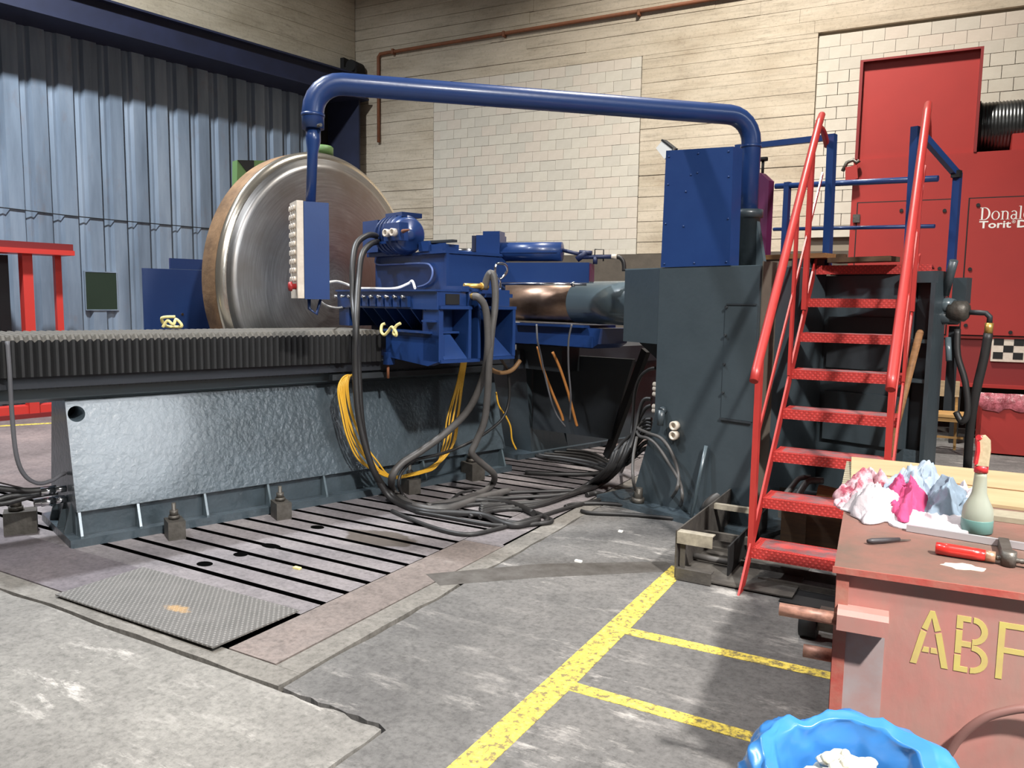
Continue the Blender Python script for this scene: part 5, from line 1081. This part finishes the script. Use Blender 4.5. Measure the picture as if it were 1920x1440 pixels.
# ---- things lying on the box
Z = ZT+.001
solo('ribbed_mat', 'strip of beige ribbed board along the left edge of the box top', 'mat', 'K', (-.02, 1.35, Z), (lambda p: [p.box(-.035, .03, 1.02+i*.045, 1.02+i*.045+.03, Z, Z+.012) for i in range(14)] and p.box(-.035, .03, 1.02, 1.645, Z-.0005, Z+.006))(P()), 'ribbed_mat')
cbd = thing('plywood_sheet', 'pale plywood sheet leaning back over the rear of the box top', 'board', 'K', (.4, 1.4, Z))
part('sheet', P(.002).hexa([(.0, 1.06, Z), (1.3, .93, Z), (1.3, 1.58, Z+.02), (-.015, 1.66, Z+.02), (.0, 1.06, Z+.012), (1.3, .93, Z+.012), (1.3, 1.58, Z+.032), (-.015, 1.66, Z+.032)]), 'wood_pale', cbd)
part('crease', P().hexa([(.02, 1.32, Z+.0215), (1.3, 1.20, Z+.0215), (1.3, 1.212, Z+.0215), (.02, 1.33, Z+.0215), (.02, 1.32, Z+.0235), (1.3, 1.20, Z+.0225), (1.3, 1.212, Z+.0225), (.02, 1.33, Z+.0235)]), 'wood_brown', cbd)
solo('grey_plank', 'weathered grey plank in front of the plywood at the right edge', 'board', 'K', (.8, .8, Z), P(.003).hexa([(.45, .79, Z), (1.4, .70, Z), (1.4, .86, Z), (.45, .90, Z), (.45, .79, Z+.018), (1.4, .70, Z+.018), (1.4, .86, Z+.018), (.45, .90, Z+.018)]), 'ribbed_mat')
from mathutils import noise as mn
def rag(name, label, c, rx, ry, h, m, seed, folds=5, group='rags heaped on the box'):
    # a dropped cloth: a round sheet with deep radiating folds, ragged hem, double sided thickness
    p = P(); q = random.Random(seed); A, Rn = 88, 26; ph = [q.uniform(0, 6.28) for _ in range(6)]; of = Vector((seed*3.7, seed*1.3, 0))
    rings = []
    for j in range(Rn+1):
        t = j/Rn; row = []
        for i in range(A):
            a = 2*math.pi*i/A
            hem = 1+.16*math.sin(3*a+ph[0])+.10*math.sin(5*a+ph[1])+.06*math.sin(9*a+ph[2])
            x, y = rx*t*hem*math.cos(a), ry*t*hem*math.sin(a)
            p3 = Vector((x, y, 0))
            n0 = mn.noise(p3*7+of); n1 = mn.noise(p3*13+of); n2 = mn.noise(p3*34+of)
            wx = Vector((x+.03*mn.noise(p3*9+of*2), y+.03*mn.noise(p3*9-of), 0))
            rg = max(0, 1-abs(mn.noise(wx*14+of))*3.4); rg2 = max(0, 1-abs(mn.noise(wx*31-of))*3.4)
            hh = h*(1-t**2.6)*(.62+.55*n0+.22*math.sin(folds*.5*a+ph[3]))+(.040*rg+.017*rg2-.012)*(1-.45*t)*(h/.1)**.5+.004*n2
            row.append(p.bm.verts.new((c[0]+x+.022*n1+.008*n2, c[1]+y+.022*n0, c[2]+max(.004, hh))))
        rings.append(row)
    for a, b in zip(rings, rings[1:]):
        for i in range(A):
            if a is rings[0]: continue
            f = p.bm.faces.new([a[i], a[(i+1) % A], b[(i+1) % A], b[i]]); f.smooth = True
    cv = p.bm.verts.new(Vector(c)+Vector((0, 0, max(v.co.z for v in rings[1])-c[2])))
    for i in range(A): f = p.bm.faces.new([cv, rings[1][i], rings[1][(i+1) % A]]); f.smooth = True
    for v in rings[0]: p.bm.verts.remove(v)
    base = [p.bm.verts.new((v.co.x, v.co.y, c[2])) for v in rings[-1]]
    for i in range(A): p.bm.faces.new([rings[-1][i], rings[-1][(i+1) % A], base[(i+1) % A], base[i]])
    p.bm.faces.new(base[::-1])
    return solo(name, label, 'rag', 'K', c, p, m, group)
rag('rag', 'flat white rag hem spread under the heap, in front', (.25, .66, Z), .19, .13, .022, 'rag_white', 2)
rag('rag', 'big pale blue rag humped at the back of the heap', (.235, .98, Z), .15, .22, .15, 'rag_blue', 5, 4)
rag('rag', 'grey-blue twisted rag on the right of the heap', (.33, .82, Z+.002), .085, .15, .125, 'rag_grey', 7, 6)
rag('rag', 'white rag lying at the right end of the heap beside the bottle', (.385, .93, Z+.001), .075, .13, .085, 'rag_white', 9, 5)
rag('rag', 'red printed rag crumpled at the back left of the heap', (.075, .95, Z), .12, .17, .10, 'rag_print', 11, 6)
rag('rag', 'dull pink rag hanging to the left edge of the box top', (.01, .78, Z), .055, .10, .042, 'rag_print', 12, 5)
rag('rag', 'white rag with a dark spot at the front left of the heap', (.085, .69, Z+.002), .095, .14, .10, 'rag_white', 14, 4)
rag('rag', 'bright pink rag in the middle of the heap', (.195, .80, Z+.01), .075, .19, .125, 'rag_pink', 21, 4)
# spray bottle
sb = thing('spray_bottle', 'translucent spray bottle with red trigger head and greenish liquid', 'bottle', 'K', (.405, .60, Z))
c0 = (.405, .60, Z)
part('bottle', P().lathe([(0, .042), (.004, .0475), (.06, .047), (.085, .044), (.115, .030), (.135, .0225), (.19, .019), (.205, .018)], c0, (0, 0, 1), 36), 'bottle_plastic', sb)
part('liquid', P().lathe([(.0, .0425), (.004, .0482), (.044, .0479), (.046, .0474)], c0, (0, 0, 1), 36), 'bottle_liquid', sb)
part('collar', P().lathe([(0, .021), (.022, .021), (.024, .016)], (.405, .60, Z+.205), (0, 0, 1), 20), 'trigger_red', sb, 'red screw collar')
hd = part('trigger_head', P(.004).prism([(.388, Z+.229), (.424, Z+.229), (.427, Z+.285), (.424, Z+.318), (.412, Z+.330), (.392, Z+.326), (.390, Z+.29)], 'y', .582, .618), 'trigger_pale', sb, 'pale paint-splashed trigger head')
part('trigger', P(.002).prism([(.383, Z+.232), (.392, Z+.236), (.396, Z+.28), (.393, Z+.312), (.385, Z+.31), (.387, Z+.275)], 'y', .576, .624), 'trigger_red', sb)
part('nozzle', P().cyl((.404, .60, Z+.318), (.388, .585, Z+.324), .010, n=10), 'trigger_red', sb)
# knife, rod, bar clamp
kn = thing('paring_knife', 'small dark knife lying in front of the rags', 'knife', 'K', (.14, .33, Z))
part('grip', P().tube([(.072, .268, Z+.010), (.085, .275, Z+.011), (.12, .305, Z+.010), (.165, .345, Z+.009)], [.006, .009, .0085, .006], 10), 'knife_grip', kn)
part('blade', P(.0005).hexa([(.163, .338, Z+.004), (.2, .372, Z+.003), (.2, .374, Z+.003), (.158, .350, Z+.004), (.163, .338, Z+.008), (.2, .372, Z+.005), (.2, .374, Z+.005), (.158, .350, Z+.008)]), 'steel_dark', kn)
bc = thing('bar_clamp', 'bar clamp with red wooden handle and steel bar at the right edge of the box', 'clamp', 'K', (.5, .35, Z))
part('bar', P(.002).bar((.19, .495, Z+.012), (.95, .36, Z+.012), .012, .022), 'clamp_bar', bc)
part('handle', P().tube([(.262, .262, Z+.019), (.264, .2618, Z+.019), (.30, .258, Z+.019), (.36, .250, Z+.019), (.392, .246, Z+.019)], [.012, .0185, .019, .0185, .017], 16), 'handle_red', bc, 'glossy red handle')
part('ferrule', P().cyl((.392, .246, Z+.019), (.418, .2425, Z+.019), .0165, n=16), 'ferrule', bc)
part('screw', P().lathe([(x*.006, .0085 if x % 2 else .0068) for x in range(22)], (.418, .2425, Z+.019), (1, -.13, 0), 10), 'steel_dark', bc)
part('sliding_arm', P(.003).bar((.462, .44, Z+.016), (.450, .225, Z+.016), .028, .030), 'steel_dark', bc)
part('arm_boss', P().cyl((.450, .236, Z+.001), (.450, .236, Z+.045), .02, n=14), 'steel_dark', bc)
solo('paint_chip', 'pale splash of dried paint near the front edge of the box top', 'splash', 'K', (.36, .18, Z), P().prism([(.33+.055*math.cos(t*.39)*(1+.2*math.sin(2.3*t)), .165+.03*math.sin(t*.39)*(1+.25*math.cos(1.7*t))) for t in range(16)], 'z', ZT, ZT+.0012), 'ivory')
# caster seen left of the box
cw_ = thing('box_caster', 'small black caster wheel showing left of the scrap box', 'wheel', 'W', (-.55, 3.95, 0))
part('wheel', P().cyl((-.60, 3.95, .075), (-.52, 3.95, .075), .075, n=20), 'wheel_black', cw_)
part('fork', P(.003).box(-.515, -.34, 3.90, 4.0, .06, .15), 'steel_dark', cw_)
# ================================================================ blue bin bag (frame K)
bag = P(); q = random.Random(8); A = 110
cx, cy = .058, -.585
prof = [(0, .17, .0), (.02, .19, .2), (.25, .20, .6), (.45, .205, .9), (.54, .20, 1.1), (.585, .185, 1.2), (.61, .162, 1.1), (.60, .138, 1), (.54, .125, .9), (.44, .12, .6)]
fine = []
for (z0, r0, k0), (z1, r1, k1) in zip(prof, prof[1:]):
    for t in range(6): fine.append((z0+(z1-z0)*t/6, r0+(r1-r0)*t/6, k0+(k1-k0)*t/6))
prof = fine+[prof[-1]]; A = 150
rings = []
for z, r, cr in prof:
    row = []
    for i in range(A):
        a = 2*math.pi*i/A
        n1 = mn.noise(Vector((math.cos(a)*1.7+3, math.sin(a)*1.7, z*2.5))); pp3 = Vector((r*math.cos(a), r*math.sin(a), z)); wv = pp3+.03*Vector((mn.noise(pp3*8), mn.noise(pp3*8+Vector((9, 0, 0))), mn.noise(pp3*8+Vector((0, 9, 0))))); n3 = max(-.6, 1-abs(mn.noise(wv*8.5))*3.2)+.45*max(-.5, 1-abs(mn.noise(wv*19+Vector((3, 3, 3))))*3); n2 = mn.noise(Vector((math.cos(a)*9, math.sin(a)*9, z*9+4)))
        rr = r*(1+cr*(.10*n1+.06*n3))
        zz = z+(.02*n1+.008*n3+.035*math.sin(a)*(z > .4))*cr if z > .05 else z
        row.append(bag.bm.verts.new((cx+rr*1.12*math.cos(a), cy+rr*.9*math.sin(a), zz)))
    rings.append(row)
for a, b in zip(rings, rings[1:]):
    for i in range(A): f = bag.bm.faces.new([a[i], a[(i+1) % A], b[(i+1) % A], b[i]]); f.smooth = True
bag.bm.faces.new(rings[0][::-1]); bag.bm.faces.new(rings[-1])
bb = solo('bin_bag', 'crumpled bright blue plastic bag lining a waste bin, at the bottom edge', 'bag', 'K', (cx, cy, 0), bag, 'plastic_blue')
wp = P()
for i in range(46):
    a, rr = q.uniform(0, 6.28), .105*math.sqrt(q.random())
    c = Vector((cx+.005+rr*math.cos(a), cy-.01+rr*math.sin(a)*.9, .53+.085*(1-(rr/.115)**2)+q.uniform(-.01, .012)))
    wp.ball(c, q.uniform(.012, .026), 8, (q.uniform(.8, 1.5), q.uniform(.8, 1.4), q.uniform(.5, .9)))
solo('paper_waste', 'wad of white paper waste inside the blue bag', 'waste', 'K', (cx, cy, .5), wp, 'waste', kind='stuff')
# litter on the floor
for i, (x, y, w_, lab) in enumerate(((-3.39, 3.32, .05, 'yellowish wood chip lying in a slot of the floor plate'), (-2.02, 5.1, .03, 'white paper scrap on the floor before the column'), (-2.0, 4.35, .045, 'pale scrap of paper on the grey floor right of the slots'))):
    solo('litter', lab, 'litter', 'W', (x, y, 0), P(.002).box(x-w_/2, x+w_/2, y-.012, y+.012, .001, .012), 'paper_chip' if i else 'rope')
# ================================================================ hoses and cables (frame M)
for name, m, r, label, group, pts in CABLES:
    cat = {'hose': 'hose', 'cable': 'cable', 'rope': 'rope'}[name]
    solo(name, label, cat, 'M', pts[0], P().tube(pts, r, 8, 5), m, group)
